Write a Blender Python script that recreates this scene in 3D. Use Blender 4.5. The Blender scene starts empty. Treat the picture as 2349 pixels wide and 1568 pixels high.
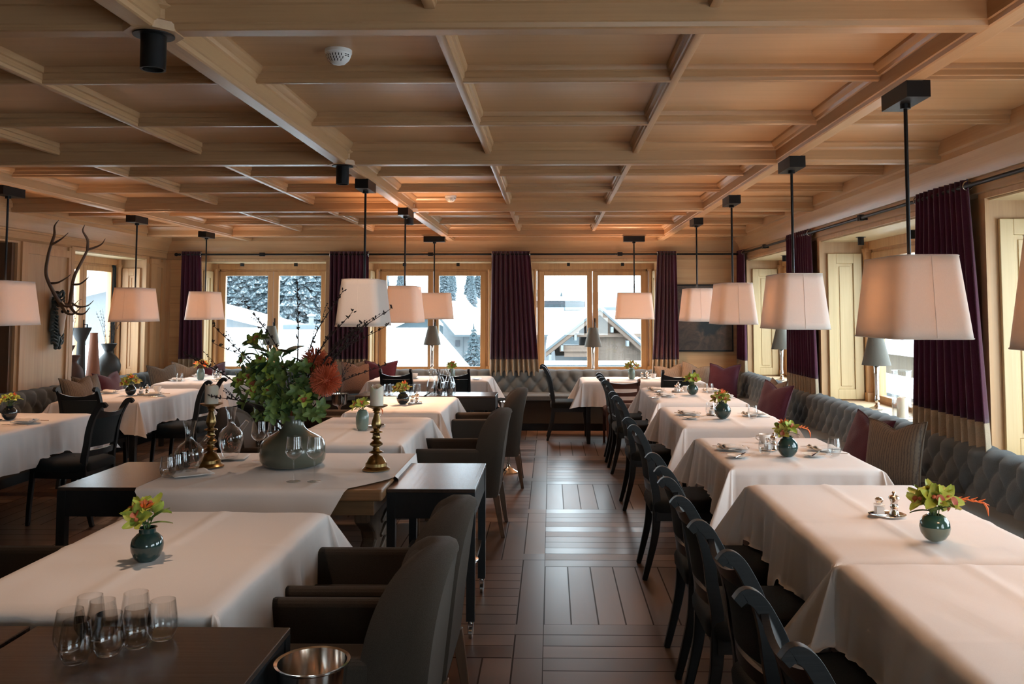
import bpy, bmesh, math, random
from mathutils import Vector, Matrix, noise
R = math.radians; PI = math.pi
rnd = random.Random(7)
scn = bpy.context.scene
col = scn.collection

# ---------------------------------------------------------------- camera
cam = bpy.data.cameras.new('camera'); camo = bpy.data.objects.new('camera', cam); col.objects.link(camo)
camo.location = (0, 0, 1.62)
camo.rotation_euler = (R(90 + 3.3), 0, R(0.9))
cam.sensor_width = 36; cam.lens = 1950 / 2349 * 36
cam.shift_x = -0.02463; cam.shift_y = -0.07894
cam.clip_start = 0.05; cam.clip_end = 1500
scn.camera = camo

# ---------------------------------------------------------------- world, exposure
w = bpy.data.worlds.new('sky'); scn.world = w; w.use_nodes = True
bg = w.node_tree.nodes['Background']
bg.inputs[0].default_value = (0.78, 0.90, 1.0, 1); bg.inputs[1].default_value = 10.5
vs = scn.view_settings
vs.view_transform = 'Standard'; vs.look = 'None'; vs.gamma = 1; vs.use_curve_mapping = False
vs.exposure = 0.0
LAMP = 3.6     # overall strength of the pendants' bulbs

def portal(loc, rot, sx, sz):
    l = bpy.data.lights.new('window_portal', 'AREA'); l.shape = 'RECTANGLE'; l.size = sx; l.size_y = sz
    l.cycles.is_portal = True
    o = bpy.data.objects.new('window_portal', l); o.location = loc; o.rotation_euler = rot; col.objects.link(o)

# ---------------------------------------------------------------- node helpers
def newmat(name):
    m = bpy.data.materials.new(name); m.use_nodes = True
    nt = m.node_tree
    return m, nt, nt.nodes['Principled BSDF']
def N(nt, t, **k):
    n = nt.nodes.new(t)
    for a, b in k.items():
        if a.startswith('i_'):
            n.inputs[int(a[2:])].default_value = b
        else: setattr(n, a, b)
    return n
def L(nt, a, b): nt.links.new(a, b)
def M(nt, op, a, b=None, c=None):
    n = nt.nodes.new('ShaderNodeMath'); n.operation = op
    for i, v in enumerate((a, b, c)):
        if v is None: continue
        if isinstance(v, (int, float)): n.inputs[i].default_value = v
        else: nt.links.new(v, n.inputs[i])
    return n.outputs[0]
def coords(nt, kind='Object'):
    return N(nt, 'ShaderNodeTexCoord').outputs[kind]
def mapping(nt, src, scale, rot=(0, 0, 0), loc=(0, 0, 0)):
    m = N(nt, 'ShaderNodeMapping'); L(nt, src, m.inputs[0])
    m.inputs['Scale'].default_value = scale; m.inputs['Rotation'].default_value = rot; m.inputs['Location'].default_value = loc
    return m.outputs[0]
def noisetex(nt, vec, scale, detail=4, rough=.55, dist=0):
    n = N(nt, 'ShaderNodeTexNoise'); L(nt, vec, n.inputs['Vector'])
    n.inputs['Scale'].default_value = scale; n.inputs['Detail'].default_value = detail
    n.inputs['Roughness'].default_value = rough; n.inputs['Distortion'].default_value = dist
    return n.outputs['Fac']
def ramp(nt, fac, stops, interp='LINEAR'):
    r = N(nt, 'ShaderNodeValToRGB'); L(nt, fac, r.inputs[0]); e = r.color_ramp.elements; r.color_ramp.interpolation = interp
    while len(e) < len(stops): e.new(.5)
    for i, (p, c) in enumerate(stops):
        e[i].position = p; e[i].color = (*c, 1) if len(c) == 3 else c
    return r.outputs[0]
def mixc(nt, fac, a, b, mode='MIX'):
    n = N(nt, 'ShaderNodeMix', data_type='RGBA', blend_type=mode)
    for s, v in ((n.inputs[0], fac), (n.inputs[6], a), (n.inputs[7], b)):
        if isinstance(v, (int, float)): s.default_value = v
        elif isinstance(v, tuple): s.default_value = (*v, 1) if len(v) == 3 else v
        else: L(nt, v, s)
    return n.outputs[2]
def bump(nt, bsdf, h, strength=.3, dist=.01):
    b = N(nt, 'ShaderNodeBump'); b.inputs['Strength'].default_value = strength; b.inputs['Distance'].default_value = dist
    L(nt, h, b.inputs['Height']); L(nt, b.outputs[0], bsdf.inputs['Normal'])
def simple(name, c, rough=.5, metal=0, **k):
    m, nt, b = newmat(name)
    b.inputs['Base Color'].default_value = (*c, 1); b.inputs['Roughness'].default_value = rough; b.inputs['Metallic'].default_value = metal
    for a, v in k.items():
        b.inputs[a.replace('_', ' ')].default_value = v
    # faint tone variation keeps every surface procedural
    n = noisetex(nt, coords(nt), 9, 3)
    L(nt, mixc(nt, ramp(nt, n, [(0.3, (.9,)*3), (.7, (1,)*3)]), (0, 0, 0), c, 'MIX'), b.inputs['Base Color'])
    return m
def wood(name, c1, c2, axis='X', rough=.5, knots=0.0, k=1.0, gloss=.5, joint=0.0, jaxis='Z'):
    m, nt, b = newmat(name)
    co = coords(nt)
    s = {'X': (.35, 7, 7), 'Y': (7, .35, 7), 'Z': (7, 7, .35)}[axis]
    v = mapping(nt, co, tuple(q * k for q in s))
    n1 = noisetex(nt, v, 2.2, 6, .6, .6)
    v2 = mapping(nt, co, tuple(q * k * (4 if q > 1 else .8) for q in s))
    n2 = noisetex(nt, v2, 3, 3, .6)
    f = M(nt, 'ADD', M(nt, 'MULTIPLY', n1, .75), M(nt, 'MULTIPLY', n2, .35))
    c = ramp(nt, f, [(.26, c2), (.60, c1), (.8, tuple(min(1, x * 1.06) for x in c1))])
    if knots:
        vo = N(nt, 'ShaderNodeTexVoronoi'); s3 = {'X': (1.1, 2.4, 2.4), 'Y': (2.4, 1.1, 2.4), 'Z': (2.4, 2.4, 1.1)}[axis]
        L(nt, mapping(nt, co, tuple(q * knots for q in s3)), vo.inputs['Vector']); vo.inputs['Scale'].default_value = 1.0
        kn = ramp(nt, vo.outputs['Distance'], [(.012, (1, 1, 1)), (.05, (0, 0, 0))])
        c = mixc(nt, M(nt, 'MULTIPLY', kn, .75), c, tuple(x * .35 for x in c2))
    if joint:
        sep = N(nt, 'ShaderNodeSeparateXYZ'); L(nt, co, sep.inputs[0])
        q = M(nt, 'DIVIDE', sep.outputs['XYZ'.index(jaxis)], joint)
        fr = M(nt, 'FRACT', q)
        ln = M(nt, 'LESS_THAN', fr, .004 / joint)
        wn = N(nt, 'ShaderNodeTexWhiteNoise', noise_dimensions='1D'); L(nt, M(nt, 'FLOOR', q), wn.inputs['W'])
        tone = M(nt, 'ADD', M(nt, 'MULTIPLY', wn.outputs['Value'], .16), .92)
        cmb = N(nt, 'ShaderNodeCombineColor')
        for i in range(3): L(nt, tone, cmb.inputs[i])
        c = mixc(nt, 1.0, c, cmb.outputs[0], 'MULTIPLY')
        c = mixc(nt, M(nt, 'MULTIPLY', ln, .6), c, tuple(x * .4 for x in c2))
    L(nt, c, b.inputs['Base Color']); b.inputs['Roughness'].default_value = rough
    b.inputs['Specular IOR Level'].default_value = gloss
    bump(nt, b, n2, .12, .004)
    return m
def fabric(name, c, rough=.9, scale=260, strength=.25, sheen=.2, c2=None, big=0.0):
    m, nt, b = newmat(name); co = coords(nt)
    n = noisetex(nt, co, scale, 2)
    c2 = c2 or tuple(x * .72 for x in c)
    cc = ramp(nt, n, [(.35, c2), (.65, c)])
    L(nt, cc, b.inputs['Base Color']); b.inputs['Roughness'].default_value = rough
    b.inputs['Sheen Weight'].default_value = sheen; b.inputs['Specular IOR Level'].default_value = .2
    h = n
    if big:
        h = M(nt, 'ADD', M(nt, 'MULTIPLY', n, .12), M(nt, 'MULTIPLY', noisetex(nt, mapping(nt, co, (1, .4, 1)), 6, 4, .5, .8), big))
    bump(nt, b, h, strength, .01)
    return m

# ---------------------------------------------------------------- materials
PINE, PINE2 = (.52, .31, .155), (.39, .215, .10)
W = {}
W['pine_x'] = wood('pine grain x', PINE, PINE2, 'X', .55, .9)
W['pine_y'] = wood('pine grain y', PINE, PINE2, 'Y', .55, .9)
W['pine_z'] = wood('pine grain z', PINE, PINE2, 'Z', .55, .9)
W['panel'] = wood('pine ceiling panels', (.56, .345, .18), (.47, .275, .135), 'X', .36, 1.0, .8)
W['beam_x'] = wood('pine beam x', (.46, .27, .135), (.36, .20, .095), 'X', .36, 0, 1.2)
W['beam_y'] = wood('pine beam y', (.50, .305, .155), (.40, .225, .105), 'Y', .36, 0, 1.2)
W['wallx'] = wood('pine wall boards', (.56, .345, .17), (.44, .25, .11), 'X', .55, .7, 1, .5, .245, 'Z')
W['wally'] = wood('pine wall boards side', (.52, .325, .17), (.41, .235, .115), 'Z', .55, .7, 1, .5, .42, 'Y')
W['shutter'] = wood('daylit pine shutter', (.60, .45, .245), (.51, .37, .19), 'Z', .5, .25, 1.1)  # pine made paler: the daylight on it is put into the colour
W['frame'] = wood('larch window frame', (.58, .33, .155), (.44, .23, .10), 'Z', .45, 0, 1.2)
W['framex'] = wood('larch window rail', (.58, .33, .155), (.44, .23, .10), 'X', .45, 0, 1.2)
W['sill'] = wood('pine sill', (.66, .50, .33), (.54, .39, .24), 'Y', .5, 0, 1)
W['darkwood'] = wood('black stained wood', (.011, .012, .013), (.006, .007, .008), 'Y', .40, 0, 1, .35)
W['darktop'] = wood('dark walnut top', (.046, .031, .024), (.024, .016, .013), 'Y', .27, 0, 1, .5)
W['brownchair'] = wood('brown stained beech', (.085, .032, .022), (.045, .016, .012), 'X', .4)
W['walnut'] = wood('walnut leg', (.12, .065, .035), (.06, .032, .018), 'Z', .4)
W['rustic'] = wood('old oak plank', (.20, .10, .042), (.08, .038, .016), 'X', .38, .8, 1.0)
W['carved'] = wood('old carved oak', (.12, .07, .04), (.03, .018, .012), 'Z', .6, 0, 2.5)
W['underboard'] = wood('plain table board', (.25, .17, .10), (.15, .10, .06), 'Y', .6)
W['grey'] = fabric('charcoal wool', (.105, .124, .134), .9, 420, .35, .15)
W['arm'] = fabric('dark brown grey wool', (.048, .037, .028), .92, 420, .3, .12)
W['seat'] = fabric('black green wool', (.013, .017, .018), .9, 380, .3, .05)
W['cloth'] = fabric('white linen', (.76, .73, .72), .8, 900, .25, .1, (.70, .67, .66), .9)
W['napkin'] = fabric('white napkin', (.80, .78, .76), .85, 600, .3, .1)
W['plum'] = fabric('plum velvet', (.062, .006, .027), .75, 300, .3, .3)
W['burgundy'] = fabric('burgundy velvet', (.050, .0035, .013), .75, 200, .35, .12)
W['beige'] = fabric('beige band', (.38, .30, .21), .85, 300, .3, .2)
W['shade_grey'] = fabric('grey lamp card', (.155, .148, .128), .8, 500, .15, .1)
W['black'] = simple('black metal', (.012, .012, .013), .42, .6)
W['silver'] = simple('polished silver', (.78, .74, .70), .12, 1)
W['chrome'] = simple('chrome', (.6, .6, .6), .2, 1)
W['brass'] = simple('aged brass', (.30, .205, .085), .28, 1)
W['white'] = simple('white plastic', (.78, .78, .77), .4)
W['china'] = simple('white china', (.82, .79, .75), .15)
W['wax'] = simple('ivory wax', (.80, .74, .62), .5, 0, Subsurface_Weight=.25)
W['ceramic'] = simple('deep green glaze', (.018, .048, .046), .1, 0, Coat_Weight=.6)
W['ceramic_dark'] = simple('black blue glaze', (.010, .017, .022), .08, 0, Coat_Weight=.6)
W['celadon'] = simple('celadon glaze', (.17, .25, .22), .22, 0, Coat_Weight=.3)
W['bigvase'] = simple('grey green cased glass', (.105, .115, .088), .22, 0, Coat_Weight=.5)
W['clay'] = simple('red brown clay', (.050, .018, .012), .7)
W['clay_o'] = simple('orange clay', (.18, .055, .020), .65)
W['clay_g'] = simple('dark grey clay', (.011, .010, .010), .55)
W['bark'] = simple('twig bark', (.030, .016, .012), .8)
W['salt'] = simple('salt', (.85, .85, .85), .9)
W['flame'] = simple('orange petals', (.75, .16, .03), .6)
W['pin'] = simple('coral pincushion', (.62, .13, .05), .6)
W['antler'] = wood('antler horn', (.085, .052, .032), (.03, .018, .012), 'Z', .5, 0, 2)
W['bone'] = simple('weathered bone', (.62, .52, .42), .6)
W['patina'] = simple('carved green black plaque', (.030, .045, .045), .5)
W['asphalt'] = simple('grey sheet metal', (.36, .42, .45), .5)
def two_tone(name, a, b_, z0, glow=.1):
    m, nt, b = newmat(name); sep = N(nt, 'ShaderNodeSeparateXYZ'); L(nt, coords(nt), sep.inputs[0])
    f = M(nt, 'GREATER_THAN', M(nt, 'ADD', sep.outputs[2], M(nt, 'MULTIPLY', noisetex(nt, coords(nt), 30), .004)), z0)
    L(nt, mixc(nt, f, a, b_), b.inputs['Base Color']); b.inputs['Roughness'].default_value = glow; b.inputs['Coat Weight'].default_value = .6
    return m
W['two'] = two_tone('two tone green glaze', (.13, .155, .12), (.028, .080, .066), .058)
def petal(name, c, c2):
    m, nt, b = newmat(name); n = noisetex(nt, coords(nt), 40, 3)
    L(nt, ramp(nt, n, [(.3, c2), (.7, c)]), b.inputs['Base Color']); b.inputs['Roughness'].default_value = .5
    b.inputs['Subsurface Weight'].default_value = .1
    return m
W['petal'] = petal('lime orchid petals', (.42, .50, .08), (.28, .38, .05))
W['petal2'] = petal('green orchid petals', (.19, .27, .07), (.06, .12, .028))
W['petal3'] = petal('yellow green petals', (.55, .48, .10), (.36, .36, .07))
W['lip'] = petal('crimson orchid lip', (.36, .035, .03), (.45, .16, .06))
W['leaf'] = petal('dark leaves', (.035, .085, .025), (.015, .045, .015))
W['stem'] = petal('green stems', (.09, .16, .04), (.05, .10, .03))
def glassmat(name, tint=(1, 1, 1), rough=0.0):
    m, nt, b = newmat(name)
    out = nt.nodes['Material Output']
    t = N(nt, 'ShaderNodeBsdfTransparent'); t.inputs[0].default_value = (.985, .99, .99, 1)
    g = N(nt, 'ShaderNodeBsdfGlossy'); g.inputs['Roughness'].default_value = .02
    lw = N(nt, 'ShaderNodeLayerWeight'); lw.inputs[0].default_value = .5
    f = M(nt, 'ADD', M(nt, 'MULTIPLY', M(nt, 'POWER', lw.outputs['Facing'], 2.6), .70), .05)
    mx = N(nt, 'ShaderNodeMixShader'); L(nt, M(nt, 'MINIMUM', f, 1), mx.inputs[0]); L(nt, t.outputs[0], mx.inputs[1]); L(nt, g.outputs[0], mx.inputs[2])
    L(nt, mx.outputs[0], out.inputs[0]); nt.nodes.remove(b)
    return m
W['glass'] = glassmat('clear glass')
def panemat():
    m, nt, b = newmat('window glass'); out = nt.nodes['Material Output']
    t = N(nt, 'ShaderNodeBsdfTransparent'); t.inputs[0].default_value = (.97, .99, .98, 1)
    g = N(nt, 'ShaderNodeBsdfGlossy'); g.inputs['Roughness'].default_value = .01
    lw = N(nt, 'ShaderNodeLayerWeight'); lw.inputs[0].default_value = .5
    fr = M(nt, 'ADD', M(nt, 'MULTIPLY', M(nt, 'POWER', lw.outputs['Facing'], 5), .8), .035)
    mx = N(nt, 'ShaderNodeMixShader'); L(nt, fr, mx.inputs[0]); L(nt, t.outputs[0], mx.inputs[1]); L(nt, g.outputs[0], mx.inputs[2])
    L(nt, mx.outputs[0], out.inputs[0]); nt.nodes.remove(b)
    return m
W['pane'] = panemat()
def shademat(name, c, amt):
    m, nt, b = newmat(name); out = nt.nodes['Material Output']
    b.inputs['Base Color'].default_value = (*c, 1); b.inputs['Roughness'].default_value = .9
    n = noisetex(nt, mapping(nt, coords(nt), (400, 400, 60)), 2, 2)
    L(nt, ramp(nt, n, [(.3, tuple(x * .93 for x in c)), (.7, c)]), b.inputs['Base Color'])
    t = N(nt, 'ShaderNodeBsdfTranslucent'); t.inputs[0].default_value = (.95, .80, .66, 1)
    mx = N(nt, 'ShaderNodeMixShader'); mx.inputs[0].default_value = amt
    L(nt, b.outputs[0], mx.inputs[1]); L(nt, t.outputs[0], mx.inputs[2]); L(nt, mx.outputs[0], out.inputs[0])
    return m
W['shade'] = shademat('ivory silk lampshade', (.82, .76, .71), .16)
def striped(name, a, b_, sc):
    m, nt, b = newmat(name); co = coords(nt)
    wv = N(nt, 'ShaderNodeTexWave', wave_type='BANDS', bands_direction='X'); L(nt, co, wv.inputs['Vector'])
    wv.inputs['Scale'].default_value = sc; wv.inputs['Distortion'].default_value = 1.0; wv.inputs['Detail Scale'].default_value = 6
    n = noisetex(nt, co, 60, 3)
    f = M(nt, 'ADD', M(nt, 'MULTIPLY', wv.outputs['Fac'], .6), M(nt, 'MULTIPLY', n, .4))
    L(nt, ramp(nt, f, [(.3, a), (.55, b_), (.75, a)]), b.inputs['Base Color']); b.inputs['Roughness'].default_value = .85
    bump(nt, b, f, .3, .004); return m
W['pattern'] = striped('paisley stripe weave', (.080, .056, .036), (.030, .020, .014), 9)
W['pattern2'] = striped('sand paisley weave', (.18, .135, .095), (.075, .045, .032), 11)
def check():
    m, nt, b = newmat('fine tan check'); co = coords(nt)
    ch = N(nt, 'ShaderNodeTexChecker'); L(nt, co, ch.inputs['Vector']); ch.inputs['Scale'].default_value = 110
    ch.inputs['Color1'].default_value = (.22, .12, .08, 1); ch.inputs['Color2'].default_value = (.085, .045, .032, 1)
    L(nt, ch.outputs[0], b.inputs['Base Color']); b.inputs['Roughness'].default_value = .85; return m
W['check'] = check()
def parquet():
    m, nt, b = newmat('oak parquet'); co = coords(nt)
    s = N(nt, 'ShaderNodeSeparateXYZ'); L(nt, co, s.inputs[0]); X, Y = s.outputs[0], s.outputs[1]
    P = 2.55 / 18
    side = M(nt, 'LESS_THAN', X, -.04)                        # left of the long joint
    x = M(nt, 'ADD', X, .04)
    c = M(nt, 'FLOOR', M(nt, 'DIVIDE', x, P * 8))
    ys = M(nt, 'ADD', M(nt, 'ADD', Y, M(nt, 'MULTIPLY', c, P * 8)), -4.49 + 2.55 * 4)
    t = M(nt, 'FRACT', M(nt, 'DIVIDE', ys, 2.55))
    vert = M(nt, 'LESS_THAN', t, 7 / 18)
    # border run of long planks beside the joint
    border = M(nt, 'MULTIPLY', side, M(nt, 'GREATER_THAN', x, -P * 1.02))
    bt = M(nt, 'FRACT', M(nt, 'DIVIDE', ys, P * 9))
    bv = M(nt, 'GREATER_THAN', bt, 1 / 9)
    vert = M(nt, 'ADD', M(nt, 'MULTIPLY', vert, M(nt, 'SUBTRACT', 1, border)), M(nt, 'MULTIPLY', border, bv))
    iv = M(nt, 'SUBTRACT', 1, vert)
    along = M(nt, 'ADD', M(nt, 'MULTIPLY', vert, x), M(nt, 'MULTIPLY', iv, ys))
    q = M(nt, 'DIVIDE', along, P)
    blk = M(nt, 'ADD', M(nt, 'MULTIPLY', c, 17.3), M(nt, 'FLOOR', M(nt, 'DIVIDE', ys, 2.55)))
    endj = M(nt, 'FLOOR', M(nt, 'DIVIDE', ys, P * 9))
    pid = M(nt, 'ADD', M(nt, 'FLOOR', q), M(nt, 'ADD', M(nt, 'MULTIPLY', blk, 7.7), M(nt, 'ADD', M(nt, 'MULTIPLY', vert, 3.3), M(nt, 'MULTIPLY', border, endj))))
    wn = N(nt, 'ShaderNodeTexWhiteNoise', noise_dimensions='1D'); L(nt, pid, wn.inputs['W'])
    # grain
    g1 = noisetex(nt, mapping(nt, co, (22, 1.2, 1)), 2.2, 4, .5, .3); g2 = noisetex(nt, mapping(nt, co, (1.2, 22, 1)), 2.2, 4, .5, .3)
    g = M(nt, 'ADD', M(nt, 'MULTIPLY', vert, g1), M(nt, 'MULTIPLY', iv, g2))
    f = M(nt, 'ADD', M(nt, 'MULTIPLY', wn.outputs['Value'], .78), M(nt, 'MULTIPLY', g, .20))
    cc = ramp(nt, f, [(.12, (.078, .043, .028)), (.5, (.112, .063, .041)), (.88, (.185, .115, .077))])
    fr = M(nt, 'FRACT', q)
    jl = M(nt, 'LESS_THAN', fr, .055)
    xb = M(nt, 'FRACT', M(nt, 'DIVIDE', x, P * 8)); jx = M(nt, 'LESS_THAN', xb, .0035)
    jy = M(nt, 'ADD', M(nt, 'LESS_THAN', t, .0016), M(nt, 'LESS_THAN', M(nt, 'ABSOLUTE', M(nt, 'SUBTRACT', t, 7 / 18)), .0012))
    j = M(nt, 'MINIMUM', M(nt, 'ADD', M(nt, 'ADD', jl, jx), jy), 1)
    L(nt, mixc(nt, M(nt, 'MULTIPLY', j, .75), cc, (.012, .007, .005)), b.inputs['Base Color'])
    rg = M(nt, 'ADD', M(nt, 'MULTIPLY', g, .05), M(nt, 'ADD', .26, M(nt, 'MULTIPLY', wn.outputs['Value'], .10))); L(nt, rg, b.inputs['Roughness'])
    L(nt, M(nt, 'SUBTRACT', .42, M(nt, 'MULTIPLY', j, .4)), b.inputs['Specular IOR Level'])
    bump(nt, b, M(nt, 'SUBTRACT', M(nt, 'MULTIPLY', g, .08), j), .25, .003)
    return m
W['floor'] = parquet()
def snowmat(name, lines=0.0):
    m, nt, b = newmat(name); co = coords(nt)
    n = noisetex(nt, co, .6, 5)
    c = ramp(nt, n, [(.3, (.80, .85, .89)), (.7, (.88, .90, .92))])
    if lines:
        s = N(nt, 'ShaderNodeSeparateXYZ'); L(nt, co, s.inputs[0])
        f = M(nt, 'FRACT', M(nt, 'DIVIDE', s.outputs[2], lines))
        n2 = noisetex(nt, mapping(nt, co, (1.2, 1.2, 9)), 1.0, 3)
        g = M(nt, 'MULTIPLY', M(nt, 'LESS_THAN', f, .12), M(nt, 'GREATER_THAN', n2, .52))
        c = mixc(nt, g, c, (.06, .07, .08))
    L(nt, c, b.inputs['Base Color']); b.inputs['Roughness'].default_value = .9
    return m
W['snow'] = snowmat('snow'); W['snowroof'] = snowmat('snow on shingles', .045)
def conifermat():
    m, nt, b = newmat('snowy fir needles'); g = N(nt, 'ShaderNodeNewGeometry'); s = N(nt, 'ShaderNodeSeparateXYZ'); L(nt, g.outputs['Normal'], s.inputs[0])
    n = noisetex(nt, coords(nt), 5.5, 5, .65)
    f = M(nt, 'ADD', M(nt, 'MULTIPLY', M(nt, 'ABSOLUTE', s.outputs[2]), .35), M(nt, 'MULTIPLY', n, .8))
    L(nt, ramp(nt, f, [(.50, (.018, .035, .042)), (.62, (.05, .075, .088)), (.76, (.42, .46, .5))]), b.inputs['Base Color'])
    b.inputs['Roughness'].default_value = .9; return m
W['fir'] = conifermat()
W['mountain'] = simple('hazy mountain', (.125, .142, .155), 1)
W['o_wood'] = wood('pale outdoor boards', (.15, .125, .10), (.09, .07, .055), 'Z', .8, 0, 1, .2, .14, 'Y')
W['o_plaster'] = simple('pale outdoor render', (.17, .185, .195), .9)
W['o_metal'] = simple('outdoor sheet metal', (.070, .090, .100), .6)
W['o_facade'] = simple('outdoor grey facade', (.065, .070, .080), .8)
W['plaster'] = simple('white render', (.78, .80, .82), .9)
W['chalet'] = wood('weathered larch boards', (.135, .105, .085), (.085, .062, .048), 'Z', .8, 0, 1, .2, .10, 'X')
W['chaletbeam'] = wood('weathered beams', (.125, .088, .066), (.085, .058, .042), 'X', .8)
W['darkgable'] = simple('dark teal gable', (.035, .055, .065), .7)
W['facade'] = simple('grey facade', (.30, .31, .33), .8)
W['painting'] = None

# ---------------------------------------------------------------- mesh builder
class MB:
    def __init__(s): s.v = []; s.f = []; s.m = []; s.mi = 0
    def add(s, vs_, fs):
        o = len(s.v); s.v += [tuple(p) for p in vs_]; s.f += [tuple(i + o for i in f) for f in fs]; s.m += [s.mi] * len(fs); return s
    def box(s, x0, x1, y0, y1, z0, z1):
        return s.add([(x0, y0, z0), (x1, y0, z0), (x1, y1, z0), (x0, y1, z0), (x0, y0, z1), (x1, y0, z1), (x1, y1, z1), (x0, y1, z1)],
                     [(0, 3, 2, 1), (4, 5, 6, 7), (0, 1, 5, 4), (1, 2, 6, 5), (2, 3, 7, 6), (3, 0, 4, 7)])
    def taper(s, cx, cy, z0, z1, a0, b0, a1, b1, dx=0, dy=0):
        v = []
        for z, a, b, ox, oy in ((z0, a0, b0, 0, 0), (z1, a1, b1, dx, dy)):
            v += [(cx + ox - a, cy + oy - b, z), (cx + ox + a, cy + oy - b, z), (cx + ox + a, cy + oy + b, z), (cx + ox - a, cy + oy + b, z)]
        return s.add(v, [(0, 3, 2, 1), (4, 5, 6, 7), (0, 1, 5, 4), (1, 2, 6, 5), (2, 3, 7, 6), (3, 0, 4, 7)])
    def lathe(s, prof, n=24, c=(0, 0, 0), sx=1, sy=1, a0=0):
        v = []; f = []; k = len(prof)
        for i in range(n):
            a = a0 + 2 * PI * i / n
            for r, z in prof: v.append((c[0] + r * sx * math.cos(a), c[1] + r * sy * math.sin(a), c[2] + z))
        for i in range(n):
            j = (i + 1) % n
            for q in range(k - 1): f.append((i * k + q, j * k + q, j * k + q + 1, i * k + q + 1))
        if prof[0][0] > 1e-5: f.append(tuple(i * k for i in reversed(range(n))))
        if prof[-1][0] > 1e-5: f.append(tuple(i * k + k - 1 for i in range(n)))
        return s.add(v, f)
    def lathe_open(s, prof, n=24, c=(0, 0, 0)):
        """closed profile loop (a vessel with wall thickness)"""
        v = []; f = []; k = len(prof)
        for i in range(n):
            a = 2 * PI * i / n
            for r, z in prof: v.append((c[0] + r * math.cos(a), c[1] + r * math.sin(a), c[2] + z))
        for i in range(n):
            j = (i + 1) % n
            for q in range(k - 1): f.append((i * k + q, j * k + q, j * k + q + 1, i * k + q + 1))
        return s.add(v, f)
    def tube(s, pts, rad, n=8, cap=True, flat=None):
        pts = [Vector(p) for p in pts]; m = len(pts)
        if isinstance(rad, (int, float)): rad = [rad] * m
        v = []; f = []; up = Vector((0, 0, 1)); prev = None
        for i, p in enumerate(pts):
            t = (pts[min(i + 1, m - 1)] - pts[max(i - 1, 0)]).normalized()
            if prev is None:
                a = t.cross(up if abs(t.z) < .9 else Vector((1, 0, 0))).normalized()
            else:
                a = (prev - t * prev.dot(t)).normalized()
            prev = a; b = t.cross(a)
            for q in range(n):
                g = 2 * PI * q / n
                d = a * math.cos(g) * rad[i] + b * math.sin(g) * rad[i] * (flat or 1)
                v.append(p + d)
        for i in range(m - 1):
            for q in range(n):
                r = (q + 1) % n
                f.append((i * n + q, i * n + r, (i + 1) * n + r, (i + 1) * n + q))
        if cap: f.append(tuple(reversed(range(n)))); f.append(tuple((m - 1) * n + q for q in range(n)))
        return s.add(v, f)
    def prism(s, poly, y0, y1, plane='XZ'):
        """polygon in a plane extruded along the third axis"""
        n = len(poly); v = []
        for t in (y0, y1):
            for a, b in poly:
                v.append({'XZ': (a, t, b), 'YZ': (t, a, b), 'XY': (a, b, t)}[plane])
        f = [tuple(range(n)), tuple(reversed(range(n, 2 * n)))]
        for i in range(n):
            j = (i + 1) % n; f.append((i, i + n, j + n, j))
        return s.add(v, f)
    def grid(s, fn, nu, nv, cu=False):
        v = [fn(i / nu, j / nv) for j in range(nv + 1) for i in range(nu + 1)]
        f = [(j * (nu + 1) + i, j * (nu + 1) + i + 1, (j + 1) * (nu + 1) + i + 1, (j + 1) * (nu + 1) + i) for j in range(nv) for i in range(nu)]
        return s.add(v, f)
    def ball(s, c, r, n=8, sz=1):
        pr = [(math.sin(PI * i / n) * r + (1e-6 if i in (0, n) else 0), -math.cos(PI * i / n) * r * sz) for i in range(n + 1)]
        return s.lathe(pr, n + 2, c)
    def swept(s, poly, y0, y1): return s.prism(poly, y0, y1)
    def ring(s, loops):
        """loft through loops of equal length"""
        n = len(loops[0]); v = [p for l in loops for p in l]; f = []
        for k in range(len(loops) - 1):
            for i in range(n):
                j = (i + 1) % n; f.append((k * n + i, k * n + j, (k + 1) * n + j, (k + 1) * n + i))
        return s.add(v, f)
    def build(s, name, mat, parent=None, smooth=True, angle=40, loc=(0, 0, 0), rot=(0, 0, 0), bevel=0, seg=2, solid=0, sub=0):
        assert all(q < len(s.v) for f in s.f for q in f), name
        me = bpy.data.meshes.new(name); me.from_pydata(s.v, [], s.f); me.update()
        mats = mat if isinstance(mat, (list, tuple)) else [mat]
        for q in mats: me.materials.append(W[q] if isinstance(q, str) else q)
        if len(mats) > 1: me.polygons.foreach_set('material_index', s.m)
        if smooth:
            me.polygons.foreach_set('use_smooth', [True] * len(me.polygons)); me.set_sharp_from_angle(angle=R(angle))
        o = bpy.data.objects.new(name, me); col.objects.link(o); o.location = loc; o.rotation_euler = rot
        if parent: o.parent = parent
        if solid:
            md = o.modifiers.new('solid', 'SOLIDIFY'); md.thickness = solid; md.offset = 0
        if bevel:
            md = o.modifiers.new('bevel', 'BEVEL'); md.width = bevel; md.segments = seg; md.limit_method = 'ANGLE'; md.angle_limit = R(40); md.harden_normals = False
        if sub:
            md = o.modifiers.new('sub', 'SUBSURF'); md.levels = sub; md.render_levels = sub
        return o
def tag(o, label=None, cat=None, group=None, kind=None):
    if label: o['label'] = label
    if cat: o['category'] = cat
    if group: o['group'] = group
    if kind: o['kind'] = kind
    return o
def thing(name, label, cat, loc=(0, 0, 0), rz=0, group=None):
    o = bpy.data.objects.new(name, None); col.objects.link(o); o.location = loc; o.rotation_euler = (0, 0, rz)
    o.empty_display_size = .1
    return tag(o, label, cat, group)
KIDS = {}
def kids(o):
    return [c for c in col.objects if c.parent == o]
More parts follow.
